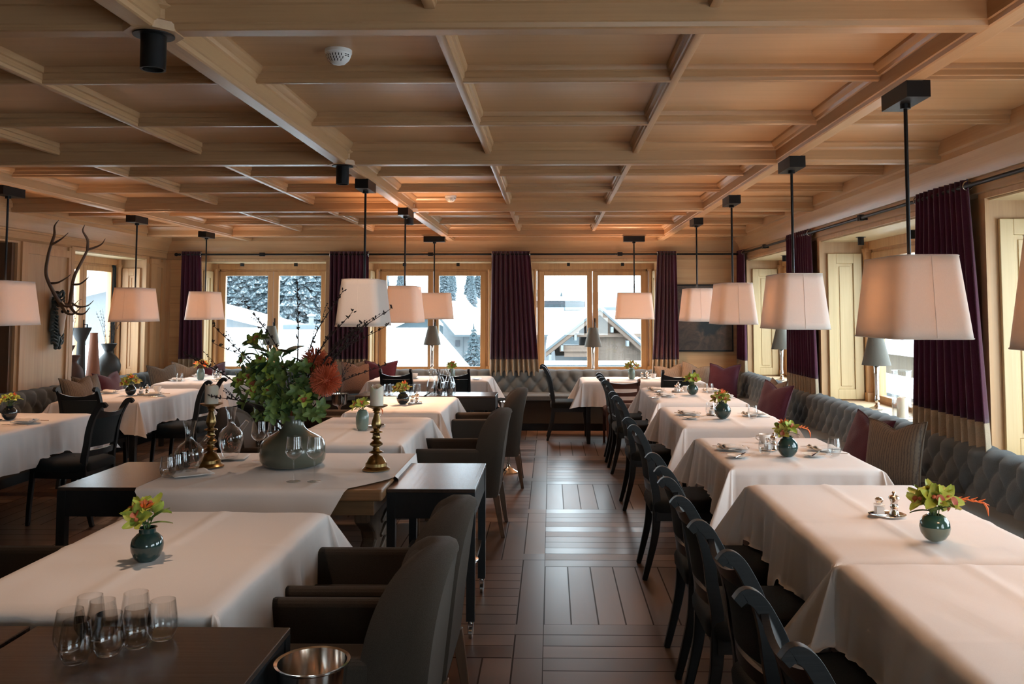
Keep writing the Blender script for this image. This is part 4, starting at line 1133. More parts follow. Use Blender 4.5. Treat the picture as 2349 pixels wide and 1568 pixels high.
def bouquet(label, x, y, z, seed, n=6, kinds=('lime', 'lime', 'yel'), spread=.055, h=.035, orange=0, heather=True, spike=None, sc=1.0):
    rr = random.Random(seed); t = thing('flower_posy', label, 'flowers', (x, y, z), 0, 'small orchid posies in table vases')
    st = MB()
    for i in range(n):
        a = 2 * PI * i / n + rr.uniform(-.4, .4); el = rr.uniform(.15, 1.1) if i else 1.5
        r = spread * math.cos(el) * rr.uniform(.8, 1.15); hh = h + spread * .8 * math.sin(el)
        p = Vector((r * math.cos(a), r * math.sin(a), hh))
        d = Vector((math.cos(a) * math.cos(el), math.sin(a) * math.cos(el) - .35, math.sin(el) + .25))
        orchid(rr.choice(kinds), t, p, d, rr.uniform(0, 6), sc * rr.uniform(.85, 1.15))
        st.tube([(rr.uniform(-.008, .008), rr.uniform(-.008, .008), -.05), (p.x * .4, p.y * .4, hh * .4), p - d.normalized() * .004], .0022, 5)
    st.build('stems', 'stem', t)
    for i in range(5):
        a = rr.uniform(0, 6.28); lf = leafmesh(.06 * sc, .022).build('leaf', 'leaf' if i % 2 else 'petal2', t, angle=80)
        lf.location = (.012 * math.cos(a), .012 * math.sin(a), .004 + .006 * i); lf.rotation_euler = (R(rr.uniform(5, 50)), 0, a)
    if heather:
        hb = MB()
        for i in range(60):
            a = rr.uniform(0, 6.28); q = rr.random()
            hb.ball((-.02 + rr.gauss(0, .013), .01 + rr.gauss(0, .013), h + .045 + rr.uniform(-.02, .028)), rr.uniform(.002, .0042), 4)
        hb.tube([(0, 0, -.02), (-.02, .01, h + .05)], .002, 5)
        hb.build('heather_sprig', 'leaf', t)
    for q in range(orange):
        fb = MB(); a0 = rr.uniform(0, 6.28); c0 = Vector((.022 * math.cos(a0), .022 * math.sin(a0), h + .055))
        for i in range(16):
            a = rr.uniform(0, 6.28); e = rr.uniform(.1, 1.4); dd = Vector((math.cos(a) * math.cos(e), math.sin(a) * math.cos(e), math.sin(e)))
            fb.tube([c0, c0 + dd * .018, c0 + dd * .036], [.003, .0035, .0006], 4)
        fb.build('orange_flower', 'flame', t)
    if spike:
        dx, dy, dz = spike; fb = MB(); p0 = Vector((.03, .01, h + .03)); p1 = p0 + Vector((dx, dy, dz))
        fb.tube([p0, (p0 + p1) / 2 + Vector((0, 0, .012)), p1], .0025, 5)
        for i in range(9):
            q = p0.lerp(p1, .25 + .09 * i) + Vector((0, 0, .012 * math.sin(PI * (.25 + .09 * i))))
            fb.tube([q, q + Vector((dx, dy, dz)) * .16 + Vector((0, 0, .010 if i % 2 else -.010))], [.004, .0008], 5)
        fb.tube([p1, p1 + Vector((.012, 0, -.02)), p1 + Vector((.016, 0, -.05))], [.004, .005, .0008], 5)
        fb.build('orange_spike', 'flame', t)
    return t
VZ = [ # prof, mat, top z, where, x, y, kinds, n, orange, spike
    (BALL, 'two', .094, 'second right table beside the cruet tray', 1.439, 3.26, ('lime',), 7, 0, (.16, .0, -.005), 1.25, 1.0),
    (ROUND, 'ceramic', .10, 'third right table', 1.399, 5.10, ('lime', 'yel'), 6, 1, (.10, .02, -.01), 1.0, 1.15),
    (ROUND, 'ceramic', .10, 'fourth right table', 1.373, 6.87, ('yel', 'lime'), 7, 2, None, 1.05, 1.25),
    (BALL, 'ceramic', .096, 'fifth right table', 1.45, 8.77, ('lime',), 8, 0, None, 1.25, 1.05),
    (JUG, 'ceramic', .112, 'nearest middle table behind the tumblers', -1.396, 2.97, ('lime', 'yel'), 4, 1, None, 1.15, .95),
    (OVAL, 'celadon', .138, 'third middle table behind the right candlestick', -1.361, 6.18, ('lime', 'green'), 5, 0, (.10, 0, -.03), 1.0, 1.0),
    (ROUND, 'ceramic_dark', .10, 'fourth middle table', -1.356, 7.84, ('yel', 'lime'), 8, 1, None, 1.0, 1.1),
    (OVAL, 'celadon', .138, 'left end wall table behind the carafes', -1.24, 10.72, ('lime',), 7, 1, None, 1.0, .9),
    (OVAL, 'celadon', .138, 'gable window table', 1.017, 10.76, ('yel', 'lime'), 7, 0, None, 1.0, .95),
    (ROUND, 'ceramic_dark', .10, 'near left table', -4.27, 6.70, ('lime', 'yel'), 7, 1, None, 1.0, 1.05),
    (ROUND, 'ceramic_dark', .10, 'second left table', -4.27, 8.64, ('yel', 'lime'), 8, 1, None, 1.15, 1.0),
    (OVAL, 'celadon', .138, 'far left corner table', -4.34, 10.54, ('yel', 'orange'), 8, 2, None, 1.2, 1.0)]
sh_ = {0: 'two-tone green ball vase', 1: 'dark green round vase with short neck'}
for i, (pf, mt, tz, where, x, y, kd, n_, og, sp_, fs, vs2) in enumerate(VZ):
    desc = {'two': 'two-tone green ball vase', 'ceramic': 'glossy dark green round vase', 'celadon': 'slim grey green oval vase', 'ceramic_dark': 'glossy black round vase'}[mt]
    vase(pf, mt, desc + ' on the ' + where, x, y, vs2)
    bouquet('posy of ' + ('yellow and orange' if 'orange' in kd else 'green orchids with orange blossom' if og else 'green orchids') + (' flowers' if 'orange' in kd else '') + ' on the ' + where, x, y, T0 + tz * vs2, 30 + i, n_, kd, .055 * fs, .02, og, i % 3 != 2, sp_, 1.12 * fs)

# ---------------------------------------------------------------- big vase and bouquet
VX, VY = -1.434, 4.76
BV = [(0, 0), (.135, 0), (.160, .010), (.175, .032), (.179, .065), (.178, .100), (.172, .125), (.158, .145), (.135, .160), (.108, .175), (.082, .190), (.065, .206), (.057, .225), (.055, .25), (.056, .278)]
lathe_thing('vase', hollow(BV, .007), 'bigvase', 'large squat grey green glass vase on the oak trestle table', 'vase', (VX, VY, T2), 48)
bq = thing('bouquet', 'big bouquet of green orchids, coral pincushions and budded twigs', 'flowers', (VX, VY, T2 + .272))
rr = random.Random(11)
def blobpt():
    while True:
        p = Vector((rr.uniform(-1, 1), rr.uniform(-1, 1), rr.uniform(-1, 1)))
        if .55 < p.length < 1: return p
st = MB(); cnt = 0
lobes = [((-.17, 0, .32), .12, 15), ((-.24, .0, .20), .09, 10), ((-.10, 0, .22), .14, 16), ((.0, .0, .13), .15, 16), ((.08, 0, .07), .12, 14), ((-.14, -.02, .07), .12, 12), ((.03, .0, .22), .10, 5), ((.12, .02, .20), .08, 5)]
for (cx, cy, cz_), r_, n_ in lobes:
    for i in range(n_):
        p = blobpt(); 
        if p.y > .35: p.y = -p.y
        q = Vector((cx, cy, cz_)) + Vector((p.x * r_, p.y * r_ * .8, p.z * r_))
        if q.z < 0: q.z = .01
        orchid('green' if rr.random() < .8 else 'lime', bq, q, Vector((p.x, p.y - .5, p.z * .6 + .35)), rr.uniform(0, 6), rr.uniform(.95, 1.3)); cnt += 1
        st.tube([(rr.uniform(-.03, .03), rr.uniform(-.03, .03), -.08), (q.x * .45, q.y * .4, q.z * .5), q], .0028, 5)
s_ = st.build('stems', 'stem', bq)
for i in range(46):
    a = rr.uniform(0, 6.28); zz = rr.uniform(.0, .36); r0 = rr.uniform(.02, .12)
    if i == 0: lf0 = lf = leafmesh(.115, .045).build('leaf', 'leaf', bq, angle=80)
    else: lf = lf0.copy(); col.objects.link(lf)
    lf.location = (r0 * math.cos(a) - zz * .30, r0 * math.sin(a) * .8, zz); lf.rotation_euler = (R(rr.uniform(-25, 55)), R(rr.uniform(-30, 30)), a - PI / 2); sc_ = rr.uniform(.7, 1.2); lf.scale = (sc_,) * 3
for (px, py, pz, rad) in ((.19, -.05, .20, .095), (.10, .05, .30, .085), (.155, .06, .26, .075)):
    mb = MB().ball((px, py, pz), rad * .33, 8)
    for i in range(760):
        ph_ = math.acos(1 - 2 * (i + .5) / 760); th = PI * (1 + 5 ** .5) * i
        d = Vector((math.cos(th) * math.sin(ph_), math.sin(th) * math.sin(ph_), math.cos(ph_))) ; d = (d + Vector((rr.gauss(0, .07), rr.gauss(0, .07), rr.gauss(0, .07)))).normalized()
        c = Vector((px, py, pz)); k = rad * rr.uniform(.82, 1.0)
        mb.tube([c + d * rad * .3, c + d * k * .8, c + d * k], [.0009, .0011, .0018], 3)
    mb.build('pincushion_flower', 'pin', bq, angle=80)
# budded twigs: (end x, y, z relative to the rim)
for i, (ex, ey, ez, bend) in enumerate([(-.48, .05, .50, .02), (-.50, .1, .40, .16), (-.64, .05, .34, -.05), (-.33, .12, .63, .10), (-.02, .1, .74, .03), (.08, .1, .40, -.02), (.32, .02, .58, -.10), (.38, -.03, .52, -.06), (.40, .0, .50, -.04), (.46, .1, .66, -.16), (.54, .02, .60, -.14), (.50, .05, .28, -.06), (.24, .12, .70, -.12), (-.42, -.12, .12, .02), (.34, 0, .47, .0), (-.24, .12, .48, .04)]):
    if i == 9: ex, ez = .50, .50
    b0 = Vector((rr.uniform(-.03, .03), rr.uniform(-.02, .03), -.12)); e = Vector((ex, ey, ez))
    mid = b0.lerp(e, .5) + Vector((bend * .5, 0, .06 + abs(bend) * .25)); pts = path([b0, mid, e], 8); m = len(pts)
    mb = MB().tube(pts, [.0058 * (1 - .8 * q / m) for q in range(m)], 6)
    for q in range(int(m * .55), m):
        for k in range(3):
            p = pts[q] + Vector((rr.uniform(-.006, .006), 0, rr.uniform(-.008, .008))); d = Vector((rr.uniform(-1, 1), rr.uniform(-.5, .5), rr.uniform(.2, 1))).normalized()
            mb.tube([p, p + d * .008, p + d * .018], [.0022, .0046, .0008], 5)
    for k in range(2):
        q = pts[int(m * rr.uniform(.45, .75))]; d = Vector((ex * rr.uniform(.1, .3), rr.uniform(-.05, .05), rr.uniform(.05, .14))); e2 = q + d
        mb.tube([q, q + d * .5 + Vector((0, 0, .01)), e2], [.0018, .0014, .0006], 5)
        for z_ in range(7):
            p = q.lerp(e2, .3 + .1 * z_); dd = Vector((rr.uniform(-1, 1), rr.uniform(-.5, .5), rr.uniform(0, 1))).normalized(); mb.tube([p, p + dd * .005, p + dd * .011], [.0015, .003, .0005], 5)
    mb.build('twig', 'bark', bq)

# ---------------------------------------------------------------- candlesticks
CSP = [(0, 0), (.074, 0), (.075, .006), (.066, .012), (.058, .020), (.057, .036), (.052, .040), (.046, .052), (.034, .070), (.020, .078), (.016, .084), (.030, .088), (.040, .093), (.030, .099), (.017, .104), (.020, .110), (.017, .114), (.016, .120), (.034, .132), (.035, .140), (.022, .152), (.014, .158), (.022, .164), (.028, .168), (.021, .173), (.019, .180), (.021, .188), (.016, .192), (.036, .199), (.034, .204), (.014, .210), (.018, .218), (.026, .232), (.028, .242), (.024, .262), (.015, .290), (.012, .300), (.018, .306), (.014, .312), (.024, .318), (.018, .323), (.030, .328), (.058, .340), (.060, .345), (.040, .343), (0, .342)]
cs_ = MB().lathe(CSP, 40).build('candlestick', 'brass', angle=30); cs_.location = (-1.88, 4.72, T2)
tag(cs_, 'turned brass candlestick left of the big vase, between the decanters', 'candlestick', 'brass candlesticks')
c2 = dup(cs_, (-.945, 4.64, T2), 0, 'turned brass candlestick right of the big vase')
def candle(label, loc, r=.038, h=.105, seed=1):
    def g(u, v):
        a = u * 2 * PI
        top = h - .012 * (1 + math.sin(a + seed)) ** 2 * .25 - .006 * math.sin(3 * a)
        if v < .5: k = v / .5; return (r * math.cos(a), r * math.sin(a), top * k)
        k = (v - .5) / .5; q = r * (1 - k); return (q * math.cos(a), q * math.sin(a), top - .014 * math.sin(min(1, k * 2) * PI / 2))
    t = thing('pillar_candle', label, 'candle', loc)
    MB().grid(g, 30, 16).build('wax', 'wax', t, angle=60)
    MB().tube([(0, 0, h - .03), (.001, 0, h - .008)], .0013, 5).build('wick', 'black', t)
candle('ivory pillar candle on the left brass candlestick, chipped rim', (-1.88, 4.72, T2 + .343), .036, .105, 1)
candle('ivory pillar candle on the right brass candlestick', (-.945, 4.64, T2 + .343), .036, .108, 3)
# hurricane lantern on the right sill
hl = thing('hurricane_lantern', 'tall clear wavy glass hurricane lantern on the right sill', 'lantern', (2.95, 7.235, .715))
MB().lathe_open([(.082, .01), (.080, .20), (.081, .40), (.077, .40), (.076, .20), (.078, .01), (.082, .01)], 36).build('glass_cylinder', 'glass', hl)
MB().lathe([(0, 0), (.105, 0), (.11, .006), (.10, .010), (0, .008)], 36).build('plate', 'china', hl)
candle('white pillar candle inside the glass hurricane lantern', (2.95, 7.235, .725), .045, .17, 5)

# ---------------------------------------------------------------- decanters, glasses
def decanter(label, x, y, prof, sp):
    t = thing('decanter', label, 'decanter', (x, y, T2 + .006))
    MB().lathe(prof, 36).build('body', 'glass', t)
    sx, sz = sp
    MB().tube([(sx, 0, sz), (sx + .028, 0, sz + .035), (sx + .045, 0, sz + .058)], [.016, .013, .012], 14).build('spout', 'glass', t)
    vn = MB(); r2 = random.Random(int(x * 100))
    for k in range(12):
        a = r2.uniform(0, 6.28); z = r2.uniform(.03, .13); pts = []
        for q in range(6):
            rad = .052 * math.sin(max(.15, min(1, (z + .02) / .17)) * PI) ** .4 if True else 0
            rad = min(rad, prof_r(prof, z) - .004)
            pts.append((rad * math.cos(a), rad * math.sin(a), z)); a += r2.uniform(-.35, .35); z = min(.14, max(.015, z + r2.uniform(-.02, .02)))
        vn.tube(pts, .0011, 4)
    vn.build('vein_pattern', 'lip', t)
def prof_r(prof, z):
    for (r0, z0), (r1, z1) in zip(prof, prof[1:]):
        if z0 <= z <= z1 and z1 > z0: return r0 + (r1 - r0) * (z - z0) / (z1 - z0)
    return .04
def cloth_sheet(label, name, x, y, z, w_, l_, rz, seed=0, mat='napkin', cat='napkin', grp=None):
    def g(u, v): return ((u - .5) * w_, (v - .5) * l_, .004 * noise.noise(Vector((u * 3, v * 3, seed))) + .003)
    o = MB().grid(g, 10, 10).build(name, mat, angle=80, solid=.002); o.location = (x, y, z); o.rotation_euler = (0, 0, rz)
    return tag(o, label, cat, grp)
D1 = [(0, .004), (.038, 0), (.040, .004), (.052, .022), (.070, .055), (.076, .085), (.070, .115), (.052, .138), (.030, .152), (.023, .165), (.022, .19), (.026, .225), (.036, .262), (.034, .262), (.024, .225), (.020, .19), (.020, .165), (.026, .155), (.048, .140), (.066, .115), (.072, .085), (.066, .056), (.049, .026), (0, .018)]
D2 = [(0, .004), (.040, 0), (.042, .004), (.052, .030), (.066, .075), (.070, .110), (.064, .140), (.046, .165), (.026, .178), (.020, .195), (.021, .22), (.026, .262), (.034, .290), (.032, .290), (.024, .262), (.019, .22), (.018, .195), (.023, .181), (.043, .165), (.060, .140), (.066, .110), (.062, .075), (.049, .033), (0, .020)]
saucer = [(0, 0), (.06, 0), (.085, .004), (.086, .006), (0, .004)]
for (x, y, lb) in ((-1.925, 4.56, 'left'), (-1.865, 4.98, 'rear')):
    lathe_thing('coaster', saucer, 'silver', 'silver coaster under the %s decanter' % lb, 'coaster', (x, y, T2 - .001), 32)
cloth_sheet('folded white napkin under the left decanter, its corner sticking out', 'napkin', -1.90, 4.50, T2 + .004, .20, .20, R(38), 3)
cloth_sheet('folded white napkin under the rear decanter', 'napkin', -1.865, 4.98, T2 + .003, .19, .17, R(8), 4)
decanter('clear decanter with side spout left of the brass candlestick', -1.925, 4.55, D1, (.055, .125))
decanter('clear decanter with side spout right of the left brass candlestick', -1.865, 4.98, D2, (.050, .150))
WG = [(0, .003), (.030, .0008), (.036, .002), (.030, .004), (.006, .008), (.0035, .018), (.003, .06), (.0035, .105), (.008, .112), (.030, .126), (.041, .145), (.0425, .152), (.040, .172), (.034, .225), (.0328, .225), (.0388, .172), (.0410, .152), (.0395, .146), (.029, .128), (.006, .116), (0, .115)]
wg = MB().lathe(WG, 32).build('wine_glass', 'glass', angle=50); tag(wg, 'x', 'wine glass', 'tall stemmed wine glasses around the big vase'); P_ = Proto(wg)
for x, y, lb in ((-1.29, 4.30, 'stemmed wine glass in front of the big vase, left of the pair'), (-1.185, 4.30, 'stemmed wine glass in front of the big vase, right of the pair'), (-1.668, 4.88, 'stemmed wine glass left of the big vase, nearest the decanters'), (-1.592, 4.93, 'stemmed wine glass half hidden behind the left shoulder of the big vase')):
    P_.at((x, y, T2 + .001), 0, lb)
TG = [(0, .001), (.020, 0), (.028, .004), (.037, .022), (.040, .036), (.039, .055), (.032, .105), (.0309, .105), (.0377, .055), (.0385, .036), (.0355, .023), (.026, .009), (0, .006)]
tg = MB().lathe(TG, 30).build('tumbler', 'glass', angle=50); tag(tg, 'x', 'tumbler'); TGp = Proto(tg)
GT = 'stemless water tumblers'
for i, (x, y) in enumerate([(-1.202, 2.185), (-1.145, 2.235), (-1.095, 2.285), (-1.052, 2.34), (-1.262, 2.262), (-1.215, 2.335), (-1.155, 2.40), (-1.268, 2.37)]):
    TGp.at((x, y, .731), 0, 'stemless tumbler on the bottom left trolley, ' + ['front tip of the group', 'second along the right side', 'third along the right side', 'rightmost', 'leftmost', 'in the middle of the group', 'rear right of the group', 'rear left of the group'][i], GT)
for i, (x, y) in enumerate([(-2.02, 4.41), (-2.012, 4.49), (-2.015, 4.57), (-2.01, 4.65)]):
    TGp.at((x + .045, y, T2 + .001), 0, 'stemless tumbler at the left corner of the oak table, ' + ['nearest', 'second', 'third', 'farthest'][i], GT)
for i, (x, y) in enumerate([(-1.86, 9.06), (-1.775, 9.02), (-1.74, 9.10), (-1.69, 9.03), (-1.55, 9.05), (-1.46, 9.02), (-1.42, 9.08)]):
    TGp.at((x, y, .731), 0, 'stemless tumbler on the far trolley behind the black vase, ' + ['leftmost', 'second from left', 'third from left', 'fourth from left', 'third from right', 'second from right', 'rightmost'][i], GT)
# water carafes
def make_carafe():
    t = thing('water_carafe', 'x', 'carafe', (0, 0, 0), 0, 'water carafes on the far trolley')
    pr = [(0, .002), (.042, 0), (.046, .004), (.050, .06), (.044, .12), (.026, .175), (.022, .20), (.026, .235), (.034, .262), (.032, .262), (.024, .235), (.0195, .20), (.0235, .175), (.041, .12), (.047, .06), (.043, .010), (0, .008)]
    MB().lathe(pr, 28).build('bottle', 'glass', t)
    MB().lathe([(0, .012), (.041, .012), (.0455, .06), (.042, .105), (.036, .13), (0, .13)], 24).build('water', 'glass', t)
    return t
CF = Proto(make_carafe())
for i, (x, y) in enumerate([(-1.255, 8.97), (-1.15, 8.96), (-1.045, 8.97), (-1.20, 9.10), (-1.09, 9.11)]):
    CF.at((x, y, .731), 0, 'clear water carafe on the far trolley, ' + ['left of the front three', 'middle of the front three', 'right of the front three', 'left of the rear two', 'right of the rear two'][i])

# ---------------------------------------------------------------- place settings
PL_ = [(0, 0), (.055, 0), (.062, .004), (.10, .014), (.102, .016), (.062, .008), (0, .005)]
BP = [(r * .66, z * .8) for r, z in PL_]
pl = MB().lathe(PL_, 40).build('dinner_plate', 'china', angle=40); tag(pl, 'x', 'plate'); PLp = Proto(pl)
bp = MB().lathe(BP, 32).build('bread_plate', 'china', angle=40); tag(bp, 'x', 'plate'); BPp = Proto(bp)
def napk():
    def g(u, v):
        x = (u - .5) * .17; y = (v - .5) * .12
        return (x + y * .25, y, .012 + .012 * math.sin(PI * u) * (.6 + .4 * math.sin(v * 6)) + .006 * math.sin(u * 14 + v * 3))
    t = thing('napkin', 'x', 'napkin', (0, 0, 0), 0, 'folded white napkins on the plates')
    MB().grid(g, 24, 10).build('upper_fold', 'napkin', t, angle=80, solid=.003)
    MB().grid(lambda u, v: ((u - .5) * .15 - (v - .5) * .04, (v - .5) * .14, .009 + .004 * math.sin(u * 9)), 14, 8).build('lower_fold', 'napkin', t, angle=80, solid=.003)
    return t
NPp = Proto(napk())
def cutlery(kind):
    mb = MB()
    if kind == 'knife':
        mb.tube([(0, -.10, .004), (0, -.02, .0045), (0, .0, .004)], [.004, .005, .0035], 8, flat=.6)
        mb.prism([(-.006, 0), (.006, .0), (.0065, .06), (.001, .105), (-.005, .10)], .003, .0045, 'XY')
    else:
        mb.tube([(0, -.10, .003), (0, -.03, .004), (0, .03, .008)], [.005, .003, .0025], 8, flat=.5)
        mb.prism([(-.010, .03), (.010, .03), (.011, .055), (-.011, .055)], .006, .0085, 'XY')
        for q in (-.0095, -.0035, .0025, .0085): mb.box(q - .0012, q + .0012, .055, .095, .006, .008)
    return mb.build(kind, 'silver', angle=40)
kn = cutlery('knife'); tag(kn, 'x', 'knife'); KNp = Proto(kn)
fk = cutlery('fork'); tag(fk, 'x', 'fork'); FKp = Proto(fk)
def make_cup():
    t = thing('coffee_cup', 'x', 'cup', (0, 0, 0))
    MB().lathe([(0, .001), (.020, 0), (.024, .004), (.034, .030), (.040, .058), (.0375, .058), (.031, .030), (.020, .008), (0, .006)], 28).build('bowl', 'china', t)
    MB().tube([(.034, 0, .048), (.052, 0, .046), (.056, 0, .030), (.044, 0, .018), (.028, 0, .018)], .0035, 8).build('handle', 'china', t)
    return t
CUp = Proto(make_cup())
def make_cruet():
    tr = thing('cruet_tray', 'x', 'tray', (0, 0, 0))
    MB().lathe([(0, 0), (.070, 0), (.074, .003), (.078, .008), (.076, .009), (.070, .005), (0, .004)], 36, sx=1.0, sy=.8).build('dish', 'silver', tr)
    s = thing('salt_shaker', 'x', 'salt shaker', (0, 0, 0))
    g_ = MB().ring([rrect(.019, .019, .006, z, 3) for z in (.001, .044)]); n = 16
    g_.f.append(tuple(reversed(range(n)))); g_.f.append(tuple(n + i for i in range(n))); g_.m += [0, 0]
    g_.build('jar', 'glass', s, angle=50)
    MB().box(-.015, .015, -.015, .015, .004, .034).build('salt', 'salt', s, smooth=False)
    MB().lathe([(.012, .044), (.012, .052), (.016, .056), (.017, .064), (.012, .070), (0, .072)], 20).build('cap', 'silver', s)
    p = MB().lathe([(0, 0), (.021, 0), (.021, .006), (.016, .016), (.014, .026), (.018, .034), (.014, .044), (.015, .054), (.021, .064), (.023, .068), (.020, .076), (.010, .081), (.005, .084), (.009, .090), (.005, .096), (0, .098)], 24).build('pepper_mill', 'silver', angle=40)
    tag(p, 'x', 'pepper mill')
    return Proto(tr), Proto(s), Proto(p)
CT, SS, PM = make_cruet()
def cruet(x, y, wh, rz=0, z=T0):
    CT.at((x, y, z + .001), R(rz), 'small oval silver tray on the ' + wh, 'silver cruet trays')
    c, s = math.cos(R(rz)), math.sin(R(rz))
    SS.at((x - .032 * c, y - .032 * s, z + .006), R(rz), 'square glass salt shaker with silver cap on the ' + wh, 'glass salt shakers')
    PM.at((x + .030 * c, y + .030 * s, z + .006), R(rz), 'silver pepper mill on the ' + wh, 'silver pepper mills')
for x, y, wh, rz in [(1.411, 3.645, 'second right table', 0), (1.36, 5.33, 'third right table, beside the cup', 40), (1.35, 7.08, 'fourth right table', 30), (1.34, 9.08, 'fifth right table', 60), (1.185, 10.80, 'gable window table', 0),
                     (-1.30, 6.38, 'third middle table behind the oval vase', 90), (-1.26, 7.93, 'fourth middle table beside the black vase', 60), (-4.36, 6.62, 'near left table at the left edge', 0), (-4.16, 8.70, 'second left table', 0), (-4.17, 10.66, 'far left corner table', 0)]:
    cruet(x, y, wh, rz)
def setting(x, y, rz, wh, bread=None, glass=None):
    """plate with napkin, fork left, knife right; rz turns the diner's side to local -y"""
    c, s = math.cos(R(rz)), math.sin(R(rz))
    def w_(a, b): return (x + a * c - b * s, y + a * s + b * c)
    PLp.at((x, y, T0 + .001), R(rz), 'white dinner plate, ' + wh, 'white dinner plates')
    NPp.at((x, y, T0 + .008), R(rz + 12), 'folded white napkin on the plate, ' + wh)
    q = w_(-.135, 0); FKp.at((*q, T0), R(rz), 'silver fork beside the plate, ' + wh, 'silver forks')
    q = w_(.135, 0); KNp.at((*q, T0), R(rz), 'silver knife beside the plate, ' + wh, 'silver knives')
    if bread:
        q = w_(*bread); BPp.at((*q, T0 + .001), 0, 'small white bread plate, ' + wh, 'white bread plates')
        KNp.at((q[0] + .01, q[1], T0 + .010), R(rz + 60), 'small silver knife resting on the bread plate, ' + wh, 'silver knives')
    if glass:
        q = w_(*glass); TGp.at((*q, T0 + .001), 0, 'stemless tumbler, ' + wh, GT)
setting(1.125, 5.33, -90, 'chair side of the third right table', (.26, -.02), (.16, .16))
setting(1.68, 5.32, 90, 'bench side of the third right table', (-.20, .12), (-.20, .0))
setting(1.14, 7.10, -90, 'chair side of the fourth right table', (.25, -.02), (.05, .17))
setting(1.66, 7.05, 90, 'bench side of the fourth right table', None, (-.19, .05))
setting(1.13, 9.25, -90, 'far chair side of the fifth right table', (.18, .02), None)
setting(1.15, 8.60, -90, 'near chair side of the fifth right table', (.19, -.13), None)
setting(1.70, 9.10, 90, 'far bench side of the fifth right table', None, (-.2, .05))
setting(1.72, 8.55, 90, 'near bench side of the fifth right table', None, None)
setting(-4.02, 6.50, 90, 'aisle side of the near left table', None, None)
setting(-4.60, 8.85, -90, 'bench side of the second left table', None, None)
setting(-4.02, 8.62, 90, 'aisle side of the second left table', None, None)
setting(-4.58, 10.42, -90, 'near bench side of the far left table', None, (.2, .12))
setting(-4.05, 10.45, 90, 'aisle side of the far left table', None, (.22, .12))
setting(-4.58, 11.10, -90, 'far bench side of the far left table', None, (0, .2))
for x, y, wh in ((1.39, 5.60, 'third right table behind the posy'), (1.44, 7.36, 'fourth right table'), (1.44, 9.10, 'fifth right table'), (1.30, 10.86, 'gable window table'), (-1.72, 10.80, 'left end wall table'), (-4.14, 8.95, 'second left table')):
    CUp.at((x, y, T0 + (.006 if x < 0 else .001)), R(160), 'white coffee cup on the ' + wh, 'white coffee cups')
BPp.at((-1.72, 10.80, T0 + .0005), 0, 'white saucer under the coffee cup on the left end wall table', 'white bread plates')
BPp.at((-.93, 10.66, T0 + .001), 0, 'small white plate at the right end of the left end wall table', 'white bread plates')
BPp.at((1.42, 10.70, T0 + .001), 0, 'small white plate beside the cup on the gable window table', 'white bread plates')

# ---------------------------------------------------------------- silver wine coolers on stands
def make_cooler():
    t = thing('wine_cooler', 'x', 'wine cooler', (0, 0, 0), 0, 'silver wine coolers on tall stands')
    MB().lathe([(0, .575), (.060, .575), (.078, .585), (.085, .61), (.092, .695), (.098, .700), (.098, .704), (.089, .702), (.081, .612), (.072, .592), (0, .585)], 48).build('bowl', 'silver', t, angle=40)
    MB().lathe([(.0, .0), (.105, .0), (.108, .006), (.07, .022), (.03, .045), (.012, .08), (.010, .30), (.012, .54), (.03, .565), (.055, .575), (0, .576)], 36).build('stand', 'silver', t, angle=40)
    return t
WC = Proto(make_cooler())
WC.at((-.625, 2.275, 0), 0, 'round silver wine cooler bowl at the bottom edge, before the nearest armchair')
WC.at((-.42, 8.62, 0), 0, 'round silver wine cooler on a stand beside the farthest aisle armchair')
WC.at((-2.33, 9.42, 0), 0, 'round silver wine cooler on a stand behind the bouquet')
tr_ = lathe_thing('serving_dish', [(0, 0), (.12, 0), (.14, .012), (.145, .018), (.13, .012), (0, .006)], 'silver', 'round silver dish on the lower shelf of the right trolley', 'dish', (-.52, 4.50, .306), 36)

# ---------------------------------------------------------------- antler trophy
tp = thing('antler_trophy', 'stag skull with large dark antlers on a carved plaque, left wall', 'antlers', (XL + .03, 9.40, 1.55))
pm = MB()
lp = []
for i in range(72):
    a = 2 * PI * i / 72; k = 1 + .10 * math.sin(11 * a) + .05 * math.sin(23 * a); y = .105 * k * math.cos(a) * (1.0 if math.sin(a) < 0 else .8); z = .30 * k * math.sin(a) * (1.05 if math.sin(a) < 0 else .9)
    lp.append((y, z))
pm.ring([[(0, y, z) for y, z in lp], [(.022, y, z) for y, z in lp], [(.045, y * .80, z * .88) for y, z in lp], [(.035, y * .5, z * .6) for y, z in lp], [(.035, 0, 0) for y, z in lp]])
r2 = random.Random(4)
for sy in (-1, 1):
    for i in range(15):
        z = -.32 + i * .038; y0 = sy * .02
        pm.tube([(.045, y0, z), (.062, y0 + sy * .035, z + .02), (.050, y0 + sy * .075, z + .045), (.03, y0 + sy * .10, z + .035)], [.010, .012, .009, .003], 6)
    pm.tube([(.05, sy * .02, -.33), (.065, sy * .03, -.27), (.05, sy * .01, -.22)], .013, 6)
    pm.ball((.04, sy * .035, -.345), .022, 7)
pm.tube([(.05, -.05, .22), (.075, -.03, .27), (.08, 0, .285), (.075, .03, .27), (.05, .05, .22)], .014, 8)
pm.build('plaque', 'patina', tp, angle=70)
sk = MB().ring([[(.05 + ox + d * math.cos(a) , b * math.sin(a), z + .25 * d * math.cos(a)) for a in [2 * PI * i / 16 for i in range(16)]] for z, d, b, ox in ((.16, .005, .01, .0), (.155, .035, .04, .0), (.10, .05, .055, .01), (.05, .055, .06, .02), (.0, .045, .045, .03), (-.06, .035, .034, .03), (-.13, .028, .028, .03), (-.19, .018, .022, .03), (-.205, .004, .006, .03))])
so = sk.build('skull', 'bone', tp, angle=70)
